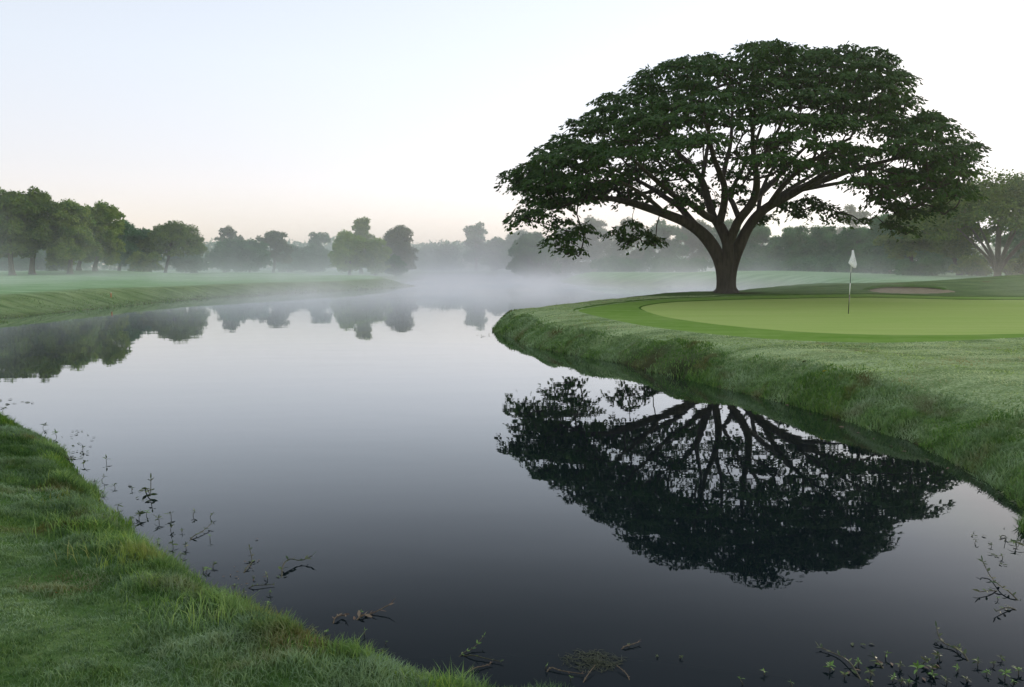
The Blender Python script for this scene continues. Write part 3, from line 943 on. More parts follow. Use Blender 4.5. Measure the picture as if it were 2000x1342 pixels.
# name, label, u, vtop, Y, width px, leaf, kind, seed, extra
TREES = [
    ('shade_tree', 'dark leafy tree with thick pale trunk, first of the left row', 18, 368, 104, 120, 'dark', 'round', 1, dict(group=LG, ubase=28, cb=.24, fill=1.3)),
    ('shade_tree', 'tall dark tree on a slender bent pale trunk, second in the left row', 72, 364, 108, 92, 'dark', 'round', 2, dict(group=LG, ubase=67, cb=.27, fill=1.1)),
    ('shade_tree', 'olive green tree with forked trunk, third in the left fairway row', 128, 390, 110, 108, 'green', 'round', 3, dict(group=LG, ubase=140, cb=.17, fill=1.2)),
    ('shade_tree', 'bushy green tree behind the forked one in the left fairway row', 165, 400, 119, 80, 'green', 'oval', 4, dict(group=LG, ubase=158, cb=.16)),
    ('shade_tree', 'broad green tree with ragged top, last tall one of the left fairway row', 205, 394, 116, 86, 'green', 'round', 5, dict(group=LG, ubase=190, cb=.16, fill=1.1)),
    ('shade_tree', 'dark bluish tree rising behind the drooping bush on the left mound', 250, 430, 132, 80, 'teal', 'round', 6, dict(group=LG, ubase=237, cb=.2)),
    ('shade_tree', 'narrow dark tree between the left mound and the flat topped tree', 292, 446, 142, 58, 'teal', 'round', 7, dict(group=LG, cb=.15)),
    ('umbrella_tree', 'flat topped dark tree with leaning trunk on the left mound', 340, 437, 136, 110, 'dark', 'umbrella', 8, dict(group=LG, ubase=326, cb=.45, bark=M_bark_dark, fill=1.1)),
    ('bush', 'drooping olive bush on the left mound between two trunks', 280, 492, 128, 66, 'green', 'bush', 9, dict(group='bushes on the left fairway')),
    ('bush', 'low dark bush under the flat topped tree beside its leaning trunk', 366, 497, 150, 80, 'teal', 'bush', 10, dict(group='bushes on the left fairway')),
    ('bush', 'dark bush at the foot of the forked olive tree', 118, 498, 122, 40, 'dark', 'bush', 11, dict(group='bushes on the left fairway')),
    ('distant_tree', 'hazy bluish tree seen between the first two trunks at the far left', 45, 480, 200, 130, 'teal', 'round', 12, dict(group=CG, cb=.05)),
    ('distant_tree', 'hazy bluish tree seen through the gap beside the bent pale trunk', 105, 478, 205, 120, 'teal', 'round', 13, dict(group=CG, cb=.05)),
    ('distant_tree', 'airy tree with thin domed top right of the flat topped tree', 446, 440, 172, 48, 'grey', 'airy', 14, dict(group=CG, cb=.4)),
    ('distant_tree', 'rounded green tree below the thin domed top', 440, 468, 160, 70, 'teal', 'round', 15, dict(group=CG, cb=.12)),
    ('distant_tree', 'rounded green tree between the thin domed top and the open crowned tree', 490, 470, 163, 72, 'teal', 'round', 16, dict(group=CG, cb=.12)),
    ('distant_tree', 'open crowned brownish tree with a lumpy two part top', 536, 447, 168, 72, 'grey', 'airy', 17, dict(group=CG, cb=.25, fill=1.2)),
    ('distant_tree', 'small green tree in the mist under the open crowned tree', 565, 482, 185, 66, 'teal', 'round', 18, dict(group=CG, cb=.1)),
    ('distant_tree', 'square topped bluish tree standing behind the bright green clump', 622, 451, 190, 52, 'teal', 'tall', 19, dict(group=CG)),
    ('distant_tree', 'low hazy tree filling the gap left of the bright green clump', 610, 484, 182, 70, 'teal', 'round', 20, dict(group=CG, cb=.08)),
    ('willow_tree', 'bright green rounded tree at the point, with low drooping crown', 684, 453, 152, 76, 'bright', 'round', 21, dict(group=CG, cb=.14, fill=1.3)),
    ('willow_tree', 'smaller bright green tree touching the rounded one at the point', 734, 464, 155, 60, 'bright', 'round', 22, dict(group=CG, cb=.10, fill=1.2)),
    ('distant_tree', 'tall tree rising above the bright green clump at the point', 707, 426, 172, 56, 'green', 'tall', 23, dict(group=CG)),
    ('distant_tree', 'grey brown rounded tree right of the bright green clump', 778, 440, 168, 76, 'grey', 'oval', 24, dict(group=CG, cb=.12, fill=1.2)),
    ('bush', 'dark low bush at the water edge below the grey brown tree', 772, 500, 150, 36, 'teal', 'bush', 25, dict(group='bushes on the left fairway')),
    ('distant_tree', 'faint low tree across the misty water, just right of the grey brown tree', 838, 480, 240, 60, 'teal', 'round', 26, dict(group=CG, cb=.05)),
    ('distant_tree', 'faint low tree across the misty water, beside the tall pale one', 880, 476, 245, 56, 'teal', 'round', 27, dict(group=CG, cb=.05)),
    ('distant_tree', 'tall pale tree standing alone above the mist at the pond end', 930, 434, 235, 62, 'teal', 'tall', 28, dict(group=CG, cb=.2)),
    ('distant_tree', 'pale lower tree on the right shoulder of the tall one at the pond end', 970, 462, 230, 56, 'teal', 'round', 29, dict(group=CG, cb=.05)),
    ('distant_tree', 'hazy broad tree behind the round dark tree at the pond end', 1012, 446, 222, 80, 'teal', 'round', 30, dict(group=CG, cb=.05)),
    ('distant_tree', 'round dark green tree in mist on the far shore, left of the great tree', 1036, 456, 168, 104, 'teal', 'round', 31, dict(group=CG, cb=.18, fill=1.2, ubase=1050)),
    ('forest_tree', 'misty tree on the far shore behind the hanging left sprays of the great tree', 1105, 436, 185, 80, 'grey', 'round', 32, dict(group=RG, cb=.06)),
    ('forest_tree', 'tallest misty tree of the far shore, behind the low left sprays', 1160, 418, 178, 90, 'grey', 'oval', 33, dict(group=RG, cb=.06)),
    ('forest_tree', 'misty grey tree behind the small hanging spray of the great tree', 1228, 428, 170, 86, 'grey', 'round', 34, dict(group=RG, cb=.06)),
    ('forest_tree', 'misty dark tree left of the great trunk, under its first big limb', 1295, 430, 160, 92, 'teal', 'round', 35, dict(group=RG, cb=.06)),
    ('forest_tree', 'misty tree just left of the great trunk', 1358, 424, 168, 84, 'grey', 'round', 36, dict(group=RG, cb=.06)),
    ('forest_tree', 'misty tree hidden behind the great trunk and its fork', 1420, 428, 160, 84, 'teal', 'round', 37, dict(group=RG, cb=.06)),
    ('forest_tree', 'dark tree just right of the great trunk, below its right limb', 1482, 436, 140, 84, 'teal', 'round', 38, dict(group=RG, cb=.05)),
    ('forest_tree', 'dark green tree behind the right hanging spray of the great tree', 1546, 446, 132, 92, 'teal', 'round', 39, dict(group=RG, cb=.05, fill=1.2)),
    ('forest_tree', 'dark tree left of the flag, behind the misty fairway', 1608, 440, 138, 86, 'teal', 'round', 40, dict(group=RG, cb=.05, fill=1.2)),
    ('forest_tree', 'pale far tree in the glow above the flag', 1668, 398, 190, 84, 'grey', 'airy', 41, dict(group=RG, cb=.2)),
    ('forest_tree', 'dark tree right behind the flag', 1668, 446, 128, 90, 'teal', 'round', 42, dict(group=RG, cb=.05, fill=1.2)),
    ('forest_tree', 'dark tree between the flag and the slender trunks', 1735, 420, 118, 100, 'teal', 'round', 43, dict(group=RG, cb=.08, fill=1.2)),
    ('forest_tree', 'open tree with thin slanting trunk behind the bunker', 1778, 408, 96, 110, 'dark', 'airy', 44, dict(group=RG, cb=.3, fill=1.5, bark=M_bark_dark)),
    ('forest_tree', 'dark tree with straight thin trunk right of the bunker', 1846, 396, 100, 120, 'dark', 'round', 45, dict(group=RG, cb=.3, bark=M_bark_dark, ubase=1870, fill=1.2)),
    ('umbrella_tree', 'great spreading umbrella tree on the mound at the right picture edge', 1960, 350, 82, 290, 'dark', 'umbrella', 46, dict(group=RG, ubase=1945, cb=.5, fill=1.15)),
    ('forest_tree', 'dark tree behind the umbrella tree at the right picture edge', 2010, 420, 112, 130, 'teal', 'round', 47, dict(group=RG, cb=.1)),
    ('bush', 'light green rounded bush between the thin trunk and the umbrella tree', 1905, 502, 94, 70, 'green', 'bush', 48, dict(group='bushes behind the putting green')),
    ('bush', 'light green low bush right of the umbrella tree trunk', 1985, 508, 92, 66, 'green', 'bush', 49, dict(group='bushes behind the putting green')),
    ('bush', 'grey green bush with twiggy edge behind the bunker', 1800, 505, 92, 80, 'teal', 'bush', 50, dict(group='bushes behind the putting green')),
    ('bush', 'dark clump of leaves at the right picture edge beside the umbrella tree', 2010, 490, 80, 40, 'dark', 'bush', 51, dict(group='bushes behind the putting green')),
    ('bush', 'dark undergrowth bush filling the gap behind the bunker, between two thin trunks', 1822, 478, 112, 130, 'teal', 'bush', 57, dict(group='bushes behind the putting green')),
    ('bush', 'dim hedge like bush under the trees left of the flag', 1590, 508, 122, 130, 'teal', 'bush', 52, dict(group='bushes behind the putting green')),
    ('bush', 'dim hedge like bush under the trees right of the flag', 1710, 505, 112, 120, 'teal', 'bush', 53, dict(group='bushes behind the putting green')),
    ('bush', 'dim bush in mist just right of the great trunk', 1490, 508, 130, 110, 'teal', 'bush', 54, dict(group='bushes behind the putting green')),
    ('bush', 'dim bush in mist left of the great trunk across the water', 1330, 508, 150, 130, 'teal', 'bush', 55, dict(group='bushes behind the putting green')),
    ('bush', 'dim bush in mist below the small hanging spray across the water', 1210, 508, 160, 120, 'teal', 'bush', 56, dict(group='bushes behind the putting green')),
]
for (nm, lab, u, vt, Y, wpx, leaf, kind, seed, ex) in TREES:
    bg_tree(nm, lab, u, vt, float(Y), wpx, leaf, kind, seed, **ex)

rs = np.random.default_rng(404)
n = 90000
wx = rs.uniform(-330, 330, n); row = rs.integers(0, 3, n)
wy = 262 + row * 16 + rs.normal(0, 3.0, n) + 10 * (vnoise(wx, wx * 0, 40, 61) - .5) - .0009 * wx ** 2 * .3
topz = 8.5 + 3.5 * vnoise(wx, row * 50.0, 17, 62) + 2.6 * vnoise(wx, row * 70.0, 6, 63)
wz = 1.5 + (topz - 1.5) * rs.uniform(0, 1, n) ** .8
P = np.stack([wx, wy, wz], 1)
o = obj('distant_woods', leaves_mesh('distant_woods', P, rs.normal(0, 1, (n, 3)) + (0, 0, -.3), rs.normal(0, .6, (n, 3)) + (0, -.3, .6), rs.uniform(.7, 1.5, n), rs.uniform(.5, .9, n)), M_leafs['teal'])
o['kind'] = 'stuff'

# ------------------------------------------------------------------ grass blades
def blades(name, x, y, z, h, w, lean, mat, rs):
    n = len(x)
    az = rs.uniform(0, 2 * np.pi, n)
    la = rs.uniform(0, 2 * np.pi, n)
    sx, sy = np.cos(az) * w / 2, np.sin(az) * w / 2
    lx, ly = np.cos(la) * lean * h, np.sin(la) * lean * h
    b = np.stack([x, y, z], 1)
    s_ = np.stack([sx, sy, np.zeros(n)], 1)
    m1 = b + np.stack([lx * .3, ly * .3, h * .55], 1)
    tp = b + np.stack([lx, ly, h * np.sqrt(np.clip(1 - (lean * .8) ** 2, .15, 1))], 1)
    V = np.stack([b - s_, b + s_, m1 + s_ * .8, m1 - s_ * .8, tp], 1).reshape(-1, 3)
    i = np.arange(n) * 5
    F = np.concatenate([np.stack([i, i + 1, i + 2], 1), np.stack([i, i + 2, i + 3], 1), np.stack([i + 3, i + 2, i + 4], 1)])
    t = np.tile(np.array([0, 0, .6, .6, 1.0]), n)
    o = obj(name, mesh_np(name, V, F, False, {'tip': t}), mat)
    o['kind'] = 'stuff'
    return o


def scatter(x0, x1, y0, y1, dens, rs):
    n = int((x1 - x0) * (y1 - y0) * dens)
    return rs.uniform(x0, x1, n), rs.uniform(y0, y1, n)


def in_view(x, y, mu=140):
    u = CX + F_PX * x / np.maximum(y, .5)
    return (u > -mu) & (u < 2000 + mu)


M_lawn = mat_blade('lawn_blade', [(0.024, 0.073, 0.011), (0.065, 0.150, 0.021), (0.129, 0.206, 0.036)], (0.361, 0.482, 0.310), .8, .95, (0.163, 0.112, 0.026))
M_edge = mat_blade('edge_blade', [(0.047, 0.138, 0.012), (0.133, 0.267, 0.024), (0.301, 0.396, 0.056)], (0.396, 0.516, 0.284), .6, .85, (0.258, 0.189, 0.043))
M_bankgrass = mat_blade('bank_blade', [(0.051, 0.136, 0.019), (0.111, 0.230, 0.032), (0.187, 0.297, 0.051)], (0.391, 0.493, 0.306), .9, .95, (0.128, 0.102, 0.034))
M_rough = mat_blade('rough_blade', [(.17, .27, .07), (.33, .45, .15), (.46, .53, .22)], (.62, .67, .46), .9, .7, (.30, .25, .12))

rs = np.random.default_rng(99)
# near bank lawn
x, y = scatter(-11.5, 1.5, 2.2, 14.5, 5200, rs)
k = in_view(x, y, 260); x, y = x[k], y[k]
z, dn, dr, dl, df = H_rough(x, y)
keep = (dn > .12) & (rs.uniform(0, 1, len(x)) < np.clip(1.25 - y / 14, .28, 1))
x, y, z, dn = x[keep], y[keep], z[keep], dn[keep]
tuft = vnoise(x, y, .22, 71)
h = (.012 + .045 * tuft ** 2.5 + .016 * rs.uniform(0, 1, len(x))) * (1 + .9 * (1 - smooth((dn - .3) / .8)))
blades('lawn_grass', x, y, z - .004, h * 1.15, .0034 + .0005 * y, rs.uniform(.3, .95, len(x)), M_lawn, rs)
# longer grass on the near shore
x, y = scatter(-11.5, 3.0, 2.2, 14.5, 5200, rs)
k = in_view(x, y, 260); x, y = x[k], y[k]
z, dn, dr, dl, df = H_rough(x, y)
tuft = vnoise(x, y, .30, 72)
keep = (dn > -.04) & (rs.uniform(0, 1, len(x)) < (.12 + 1.1 * tuft ** 1.5) * np.exp(-np.clip(dn - .10 - .40 * vnoise(x, y, .8, 74), 0, 9) / .10))
x, y, z, dn, tuft = x[keep], y[keep], z[keep], dn[keep], tuft[keep]
h = (.035 + .135 * tuft ** 1.8) * rs.uniform(.5, 1.25, len(x))
blades('shore_grass', x, y, z - .005, h, .0038 + .0005 * y, rs.uniform(.15, .9, len(x)), M_edge, rs)
# right bank slope
x, y = scatter(-2, 14, 3.5, 34, 2200, rs)
k = in_view(x, y, 200); x, y = x[k], y[k]
z, dn, dr, dl, df = H_rough(x, y)
keep = (dr > -.04) & (rs.uniform(0, 1, len(x)) < np.exp(-np.clip(dr - .62 - .40 * vnoise(x, y, 1.5, 75), 0, 9) / .10)) & (rs.uniform(0, 1, len(x)) > .9 * bare_patch(x, y) * (dr < .62)) & (rs.uniform(0, 1, len(x)) < np.clip(1.4 - y / 22, .35, 1))
x, y, z, dr = x[keep], y[keep], z[keep], dr[keep]
tuft = vnoise(x, y, .5, 76)
h = (.03 + .075 * tuft ** 1.5) * rs.uniform(.5, 1.3, len(x)) * (1 + .7 * (1 - smooth(dr / .35)))
blades('bank_grass', x, y, z - .008, h, .005 + .0011 * y, rs.uniform(.2, .95, len(x)), M_bankgrass, rs)
# rough between bank crest and green
x, y = scatter(-2, 20, 5, 36, 420, rs)
k = in_view(x, y, 160); x, y = x[k], y[k]
z, dn, dr, dl, df = H_rough(x, y)
keep = (dr > .6) & (df < -.02) & (rs.uniform(0, 1, len(x)) < np.clip(1.5 - y / 20, .3, 1))
x, y, z = x[keep], y[keep], z[keep]
h = (.014 + .03 * vnoise(x, y, .35, 77) ** 2) * rs.uniform(.6, 1.3, len(x))
blades('rough_grass', x, y, z - .004, h, .007 + .0013 * y, rs.uniform(.4, .98, len(x)), M_rough, rs)
# far left bank tufts
x, y = scatter(-50, -10, 30, 105, 26, rs)
k = in_view(x, y, 80); x, y = x[k], y[k]
z, dn, dr, dl, df = H_rough(x, y)
keep = (dl > .05) & (dl < 5) & (rs.uniform(0, 1, len(x)) < np.clip(1.1 - dl / 5.5, .1, 1))
x, y, z, dl = x[keep], y[keep], z[keep], dl[keep]
h = (.05 + .16 * vnoise(x, y, 2.0, 78) ** 2) * rs.uniform(.5, 1.2, len(x)) * (1.2 - smooth(dl / 5))
blades('far_bank_grass', x, y, z - .02, h, .012 + .0011 * y, rs.uniform(.3, .9, len(x)), M_bankgrass, rs)


# ------------------------------------------------------------------ flagstick
M_white = plain('white_paint', (.78, .78, .76), .4, .4, .1)
M_black = plain('black_paint', (.012, .012, .014), .4, .4, .2)
M_cloth = NT('flag_cloth')
t_ = M_cloth.n('ShaderNodeBsdfTranslucent', {'Color': (.88, .90, .92, 1)})
d_ = M_cloth.bsdf((.90, .91, .92), .8, .1)
x_ = M_cloth.n('ShaderNodeMixShader', {0: .45})
M_cloth.t.links.new(d_.outputs[0], x_.inputs[1])
M_cloth.t.links.new(t_.outputs[0], x_.inputs[2])
M_cloth = M_cloth.surf(x_.outputs[0])
M_ink = plain('flag_ink', (.03, .04, .09), .8, .1, .1)


def tube_mesh(name, pts, rad, sides=10, caps=True):
    pts = np.array(pts, float); rad = np.asarray(rad, float) * np.ones(len(pts))
    tang = np.gradient(pts, axis=0); tang /= np.linalg.norm(tang, axis=1)[:, None]
    ref = np.array([1.0, 0, 0]) if abs(tang[0][2]) > .7 else np.array([0, 0, 1.0])
    u = np.cross(tang, ref); u /= np.linalg.norm(u, axis=1)[:, None]
    w = np.cross(tang, u)
    an = np.arange(sides) * 2 * np.pi / sides
    ring = (pts[:, None, :] + rad[:, None, None] * (np.cos(an)[None, :, None] * u[:, None, :] + np.sin(an)[None, :, None] * w[:, None, :])).reshape(-1, 3)
    k = len(pts)
    a = np.arange(sides); b = (a + 1) % sides
    F = [np.stack([i * sides + a, i * sides + b, (i + 1) * sides + b, (i + 1) * sides + a], 1) for i in range(k - 1)]
    V = np.concatenate([ring, pts[:1], pts[-1:]])
    Q = np.concatenate(F)
    Tt = quads_to_tris(Q)
    if caps:
        c0, c1 = k * sides, k * sides + 1
        Tt = np.concatenate([Tt, np.stack([np.full(sides, c0), b, a], 1), np.stack([np.full(sides, c1), (k - 1) * sides + a, (k - 1) * sides + b], 1)])
    return mesh_np(name, V, Tt, True)


fx, fy = ground_hit(1657, 612.5)
fz = float(z_right_in(np.array([fx]), np.array([fy]))[0])
flag = empty('flagstick', (fx, fy, fz))
tag(flag, 'striped black and white golf pin with limp white flag standing on the putting green', 'flagstick')
ptop = at(1664.5, 487, fy) - Vector((fx, fy, fz))


def along(v):
    t = (612.5 - v) / (612.5 - 487)
    return np.array(ptop) * t


for nm, v0, v1, mt, rr in (('lower_pole', 615, 575, M_black, .013), ('white_band', 575, 553, M_white, .0125), ('black_band', 553, 532, M_black, .012), ('upper_pole', 532, 488.2, M_white, .0115)):
    obj(nm, tube_mesh(nm, [along(v0), along((v0 + v1) / 2), along(v1)], rr), mt, flag)
obj('finial', tube_mesh('finial', [along(488.2), along(487.6), along(486.6), along(486.1)], [.012, .019, .019, .006]), M_black, flag)
# limp cloth hanging from the top of the pole in soft folds
rows, colsn = 26, 14
Vc = []
inkuv = []
for side in (0, 1):
    for i in range(rows):
        t = i / (rows - 1)
        for j in range(colsn):
            q = j / (colsn - 1)
            # outline of the hanging cloth in metres across (x) and down (z), traced at its true size
            lx_ = np.interp(t, [0, .3, .72, .78, 1], [-.012, -.045, -.125, -.09, .075]) - .0
            rx_ = np.interp(t, [0, .3, .78, 1], [.028, .075, .165, .135])
            zz = -.60 * t
            X = lx_ + (rx_ - lx_) * q
            Yd = -.055 + .035 * math.sin(q * 7.5 + t * 1.5) * t + .012 * math.sin(q * 15 + 2) * t
            Vc.append((X, Yd + side * .004, zz))
Vc = np.array(Vc)
top0 = along(488.6)
axis_v = np.array(ptop) / np.linalg.norm(np.array(ptop))
Vc = Vc + top0
ii = np.arange(rows * colsn).reshape(rows, colsn)
q1 = np.stack([ii[:-1, :-1], ii[1:, :-1], ii[1:, 1:], ii[:-1, 1:]], -1).reshape(-1, 4)
q2 = q1[:, ::-1] + rows * colsn
border = np.concatenate([ii[0, :], ii[1:, -1], ii[-1, ::-1][1:], ii[::-1, 0][1:-1]])
bn = np.roll(border, -1)
q3 = np.stack([border, bn, bn + rows * colsn, border + rows * colsn], 1)
cloth = obj('flag', mesh_np('flag', Vc, np.concatenate([q1, q2, q3]), True), M_cloth, flag)
# the small printed mark on the cloth: a few worn, unreadable strokes
strokes = [(.30, .55, .10, .020), (.42, .50, .09, .016), (.50, .58, .12, .022), (.60, .53, .09, .018), (.70, .48, .10, .03), (.82, .47, .07, .034), (.45, .66, .05, .05), (.62, .66, .05, .05), (.74, .60, .05, .06)]
SV, SF = [], []


def cloth_pt(q, t):
    i = t * (rows - 1); j = q * (colsn - 1)
    i0, j0 = min(int(i), rows - 2), min(int(j), colsn - 2)
    a_, b_ = i - i0, j - j0
    g = lambda r_, c_: Vc[r_ * colsn + c_]
    return (g(i0, j0) * (1 - b_) + g(i0, j0 + 1) * b_) * (1 - a_) + (g(i0 + 1, j0) * (1 - b_) + g(i0 + 1, j0 + 1) * b_) * a_ + np.array([0, -.003, 0])


for (q, t, dt, dq) in strokes:
    b0 = len(SV)
    for k in range(5):
        tt = t + dt * (k / 4 - .5)
        wv = dq * (.6 + .4 * math.sin(k * 2 + q * 9))
        SV += [cloth_pt(q - wv / 2, tt), cloth_pt(q + wv / 2, tt)]
    SF += [(b0 + 2 * k, b0 + 2 * k + 2, b0 + 2 * k + 3, b0 + 2 * k + 1) for k in range(4)]
obj('printed_mark', mesh_np('printed_mark', SV, SF), M_ink, cloth)

# ------------------------------------------------------------------ water weeds and small finds
M_weed = NT('water_weed_leaf')
M_weed = M_weed.leafy(M_weed.ramp(M_weed.rnd(), [(0, (.030, .055, .020)), (.45, (.060, .095, .030)), (.8, (.11, .105, .045)), (1, (.16, .23, .06))]), .2, .5, .3)
M_fresh = NT('fresh_weed_leaf')
M_fresh = M_fresh.leafy(M_fresh.ramp(M_fresh.rnd(), [(0, (.08, .16, .035)), (.6, (.15, .27, .055)), (1, (.23, .33, .10))]), .25, .5, .3)
M_dry = NT('dry_leaf')
M_dry = M_dry.leafy(M_dry.ramp(M_dry.rnd(), [(0, (.085, .055, .038)), (.6, (.17, .115, .08)), (1, (.24, .18, .12))]), .1, .7, .15)
M_stem = plain('weed_stem', (.070, .065, .035), .6, .2, .5, 60)
M_drystem = plain('dry_stem', (.15, .11, .065), .7, .2, .4, 60)


class Bits:
    """collects thin stems and leaf blades into one mesh"""
    def __init__(self):
        self.V, self.F, self.n = [], [], 0

    def _put(self, V, F):
        self.V.append(np.asarray(V, float)); self.F.append(np.asarray(F) + self.n); self.n += len(V)

    def stem(self, pts, r0, r1):
        pts = np.array(catmull([tuple(p) for p in pts], 4), float)
        k = len(pts)
        r = np.linspace(r0, r1, k)
        t = np.gradient(pts, axis=0); t /= np.linalg.norm(t, axis=1)[:, None] + 1e-9
        u = np.cross(t, np.array([.2, .1, .97])); u /= np.linalg.norm(u, axis=1)[:, None] + 1e-9
        w = np.cross(t, u)
        an = np.arange(5) * 2 * np.pi / 5
        ring = (pts[:, None] + r[:, None, None] * (np.cos(an)[None, :, None] * u[:, None] + np.sin(an)[None, :, None] * w[:, None])).reshape(-1, 3)
        a = np.arange(5); b = (a + 1) % 5
        Q = np.concatenate([np.stack([i * 5 + a, i * 5 + b, (i + 1) * 5 + b, (i + 1) * 5 + a], 1) for i in range(k - 1)])
        self._put(ring, quads_to_tris(Q))

    def leaf(self, p, d, L, W, droop=.2, roll=0.0):
        """lance-shaped blade, folded along its midrib and bent downward"""
        d = np.array(d, float); d /= np.linalg.norm(d) + 1e-9
        s = np.cross(d, np.array([0, 0, 1.0])); ls = np.linalg.norm(s)
        s = s / ls if ls > .05 else np.array([1.0, 0, 0])
        up = np.cross(s, d)
        s, up = s * math.cos(roll) + up * math.sin(roll), up * math.cos(roll) - s * math.sin(roll)
        rows = []
        for t, w in ((0, .12), (.2, .72), (.45, 1.0), (.72, .66), (1.0, .03)):
            c = np.array(p) + d * L * t + np.array([0, 0, -droop * L * t * t])
            rows += [c + s * w * W / 2 + up * w * W * .14, c, c - s * w * W / 2 + up * w * W * .14]
        F = []
        for i in range(4):
            b = i * 3
            for k in (0, 1):
                F += [(b + k, b + k + 1, b + k + 4), (b + k, b + k + 4, b + k + 3)]
        self._put(rows, F)

    def build(self, name, mat, parent=None):
        return obj(name, mesh_np(name, np.concatenate(self.V), np.concatenate(self.F), True), mat, parent)


def surface_z(x, y):
    return max(0.0, float(H_rough(np.array([x]), np.array([y]))[0][0]))


def spot(u, v):
    """point of water or ground seen at a place"""
    p = water_at(u, v)
    z = surface_z(p.x, p.y)
    if z == 0.0:
        return p.x, p.y, 0.0
    for _ in range(6):
        p = water_at(u, v, z)
        z = .5 * z + .5 * surface_z(p.x, p.y)
    return p.x, p.y, surface_z(p.x, p.y)


def sprig(u, v, px, label, seed, lean=0.0, fresh=False, pairs=3, group=None):
    """upright water weed: a short stem out of the water with opposite leaves"""
    rs = np.random.default_rng(seed)
    x, y, z = spot(u, v)
    S = .66 * px * y / F_PX
    root = empty('water_weed', (x, y, z))
    st, lf = Bits(), Bits()
    az = rs.uniform(0, 6.28)
    top = np.array([lean * S, rs.normal(0, .15) * S, .55 * S])
    pts = [np.array([0, 0, -.04]), top * .35 + rs.normal(0, .05, 3) * S, top * .75 + rs.normal(0, .05, 3) * S, top]
    st.stem(pts, .0028 + .006 * S, .0014 + .003 * S)
    for i in range(pairs):
        t = 1 - .42 * i / max(1, pairs - .5)
        c = top * t
        for q in (0, 1):
            a = az + i * 1.5 + q * math.pi + rs.normal(0, .3)
            el = rs.uniform(.05, .75) - .1 * i
            L = S * rs.uniform(.50, .80) * (.85 if i == 0 else 1)
            lf.leaf(c, (math.cos(a) * math.cos(el), math.sin(a) * math.cos(el), math.sin(el) + .1), L, L * rs.uniform(.26, .36), rs.uniform(.05, .5), rs.normal(0, .4))
    if rs.uniform() < .7:
        lf.leaf(top, (lean + rs.normal(0, .2), rs.normal(0, .2), 1), S * .5, S * .13, 0)
    st.build('stem', M_stem, root)
    lf.build('leaves', M_fresh if fresh else M_weed, root)
    tag(root, label, 'water weed', group)
    return root


def runner(pts_px, label, seed, leafpx=20, fresh=False, dry=False, rise=.35, name='water_weed', cat='water weed'):
    """weed stem lying along the water with leaf pairs at its joints and a raised tip"""
    rs = np.random.default_rng(seed)
    P = [spot(u, v) for u, v in pts_px]
    o = np.array(P[0])
    root = empty(name, tuple(o))
    pts = [np.array(p) - o + np.array([0, 0, .008]) for p in P]
    S = .68 * leafpx * P[0][1] / F_PX
    pts[-1] = pts[-1] + np.array([0, 0, S * rise * 1.6])
    pts[0] = pts[0] + np.array([0, 0, -.03])
    for i in range(1, len(pts) - 1):
        pts[i] = pts[i] + np.array([0, 0, abs(rs.normal(0, .25)) * S])
    st, lf = Bits(), Bits()
    st.stem(pts, .003 + .05 * S, .0015 + .03 * S)
    c = np.array(catmull([tuple(p) for p in pts], 6))
    d = np.gradient(c, axis=0)
    for i in range(2, len(c), 3):
        n = d[i] / (np.linalg.norm(d[i]) + 1e-9)
        for q in (-1, 1):
            if rs.uniform() < .15:
                continue
            ang = q * rs.uniform(.5, 1.1)
            dx = n[0] * math.cos(ang) - n[1] * math.sin(ang); dy = n[0] * math.sin(ang) + n[1] * math.cos(ang)
            L = S * rs.uniform(.8, 1.4)
            lf.leaf(c[i], (dx, dy, rs.uniform(.0, .6)), L, L * rs.uniform(.26, .38), rs.uniform(.0, .35), rs.normal(0, .5))
    lf.leaf(c[-1], (d[-1][0], d[-1][1], np.linalg.norm(d[-1]) * .9), S * 1.1, S * .22, 0)
    st.build('stem', M_drystem if dry else M_stem, root)
    lf.build('leaves', M_dry if dry else (M_fresh if fresh else M_weed), root)
    tag(root, label, cat)
    return root


def floating(spots, px, label, group, seed, mat=None, name='floating_leaf'):
    """single leaves that lie on the water, all alike"""
    rs = np.random.default_rng(seed)
    for u, v in spots:
        x, y, z = spot(u, v)
        S = px * rs.uniform(.7, 1.3) * y / F_PX
        b = Bits()
        a = rs.uniform(0, 6.28)
        b.leaf((0, 0, .006), (math.cos(a), math.sin(a), rs.uniform(.0, .25)), S, S * rs.uniform(.35, .5), .1, rs.normal(0, .25))
        o = b.build(name, mat or M_weed)
        o.location = (x, y, z)
        tag(o, label, 'leaf', group)


rs = np.random.default_rng(77)
CORNER = [(1622, 1312), (1650, 1322), (1678, 1300), (1705, 1322), (1742, 1330), (1756, 1306), (1775, 1336), (1803, 1300), (1826, 1326), (1838, 1290), (1872, 1312), (1890, 1332), (1925, 1318), (1940, 1300), (1978, 1336), (1958, 1290)]
for i, (u, v) in enumerate(CORNER):
    sprig(u, v, rs.uniform(20, 34), 'fine green brown sprig in the thick of the corner weed bed', 340 + i, rs.uniform(-.4, .4), i % 2 == 0, 4, 'fine sprigs of the corner weed bed')
FOOT = [(95, 862), (148, 915), (176, 950), (192, 968), (222, 1000), (246, 1020), (300, 1062), (322, 1078), (345, 1092), (385, 1122), (440, 1160), (460, 1172), (505, 1190), (545, 1212), (600, 1236), (625, 1246), (680, 1262), (735, 1284)]
for i, (u, v) in enumerate(FOOT):
    sprig(u + rs.uniform(-6, 6) + 12, v + rs.uniform(-5, 5) - 6, rs.uniform(16, 28), 'thin leafy sprig hugging the water line of the near bank grass', 300 + i, rs.uniform(-.2, .4), i % 3 == 0, 3, 'thin sprigs along the near bank water line')
sprig(5, 806, 26, 'dark weed tuft on the near bank tip, first weed at the left picture edge', 1, .1, pairs=4)
sprig(84, 836, 20, 'small dark broken weed standing in water beside the upper near bank', 2, .4)
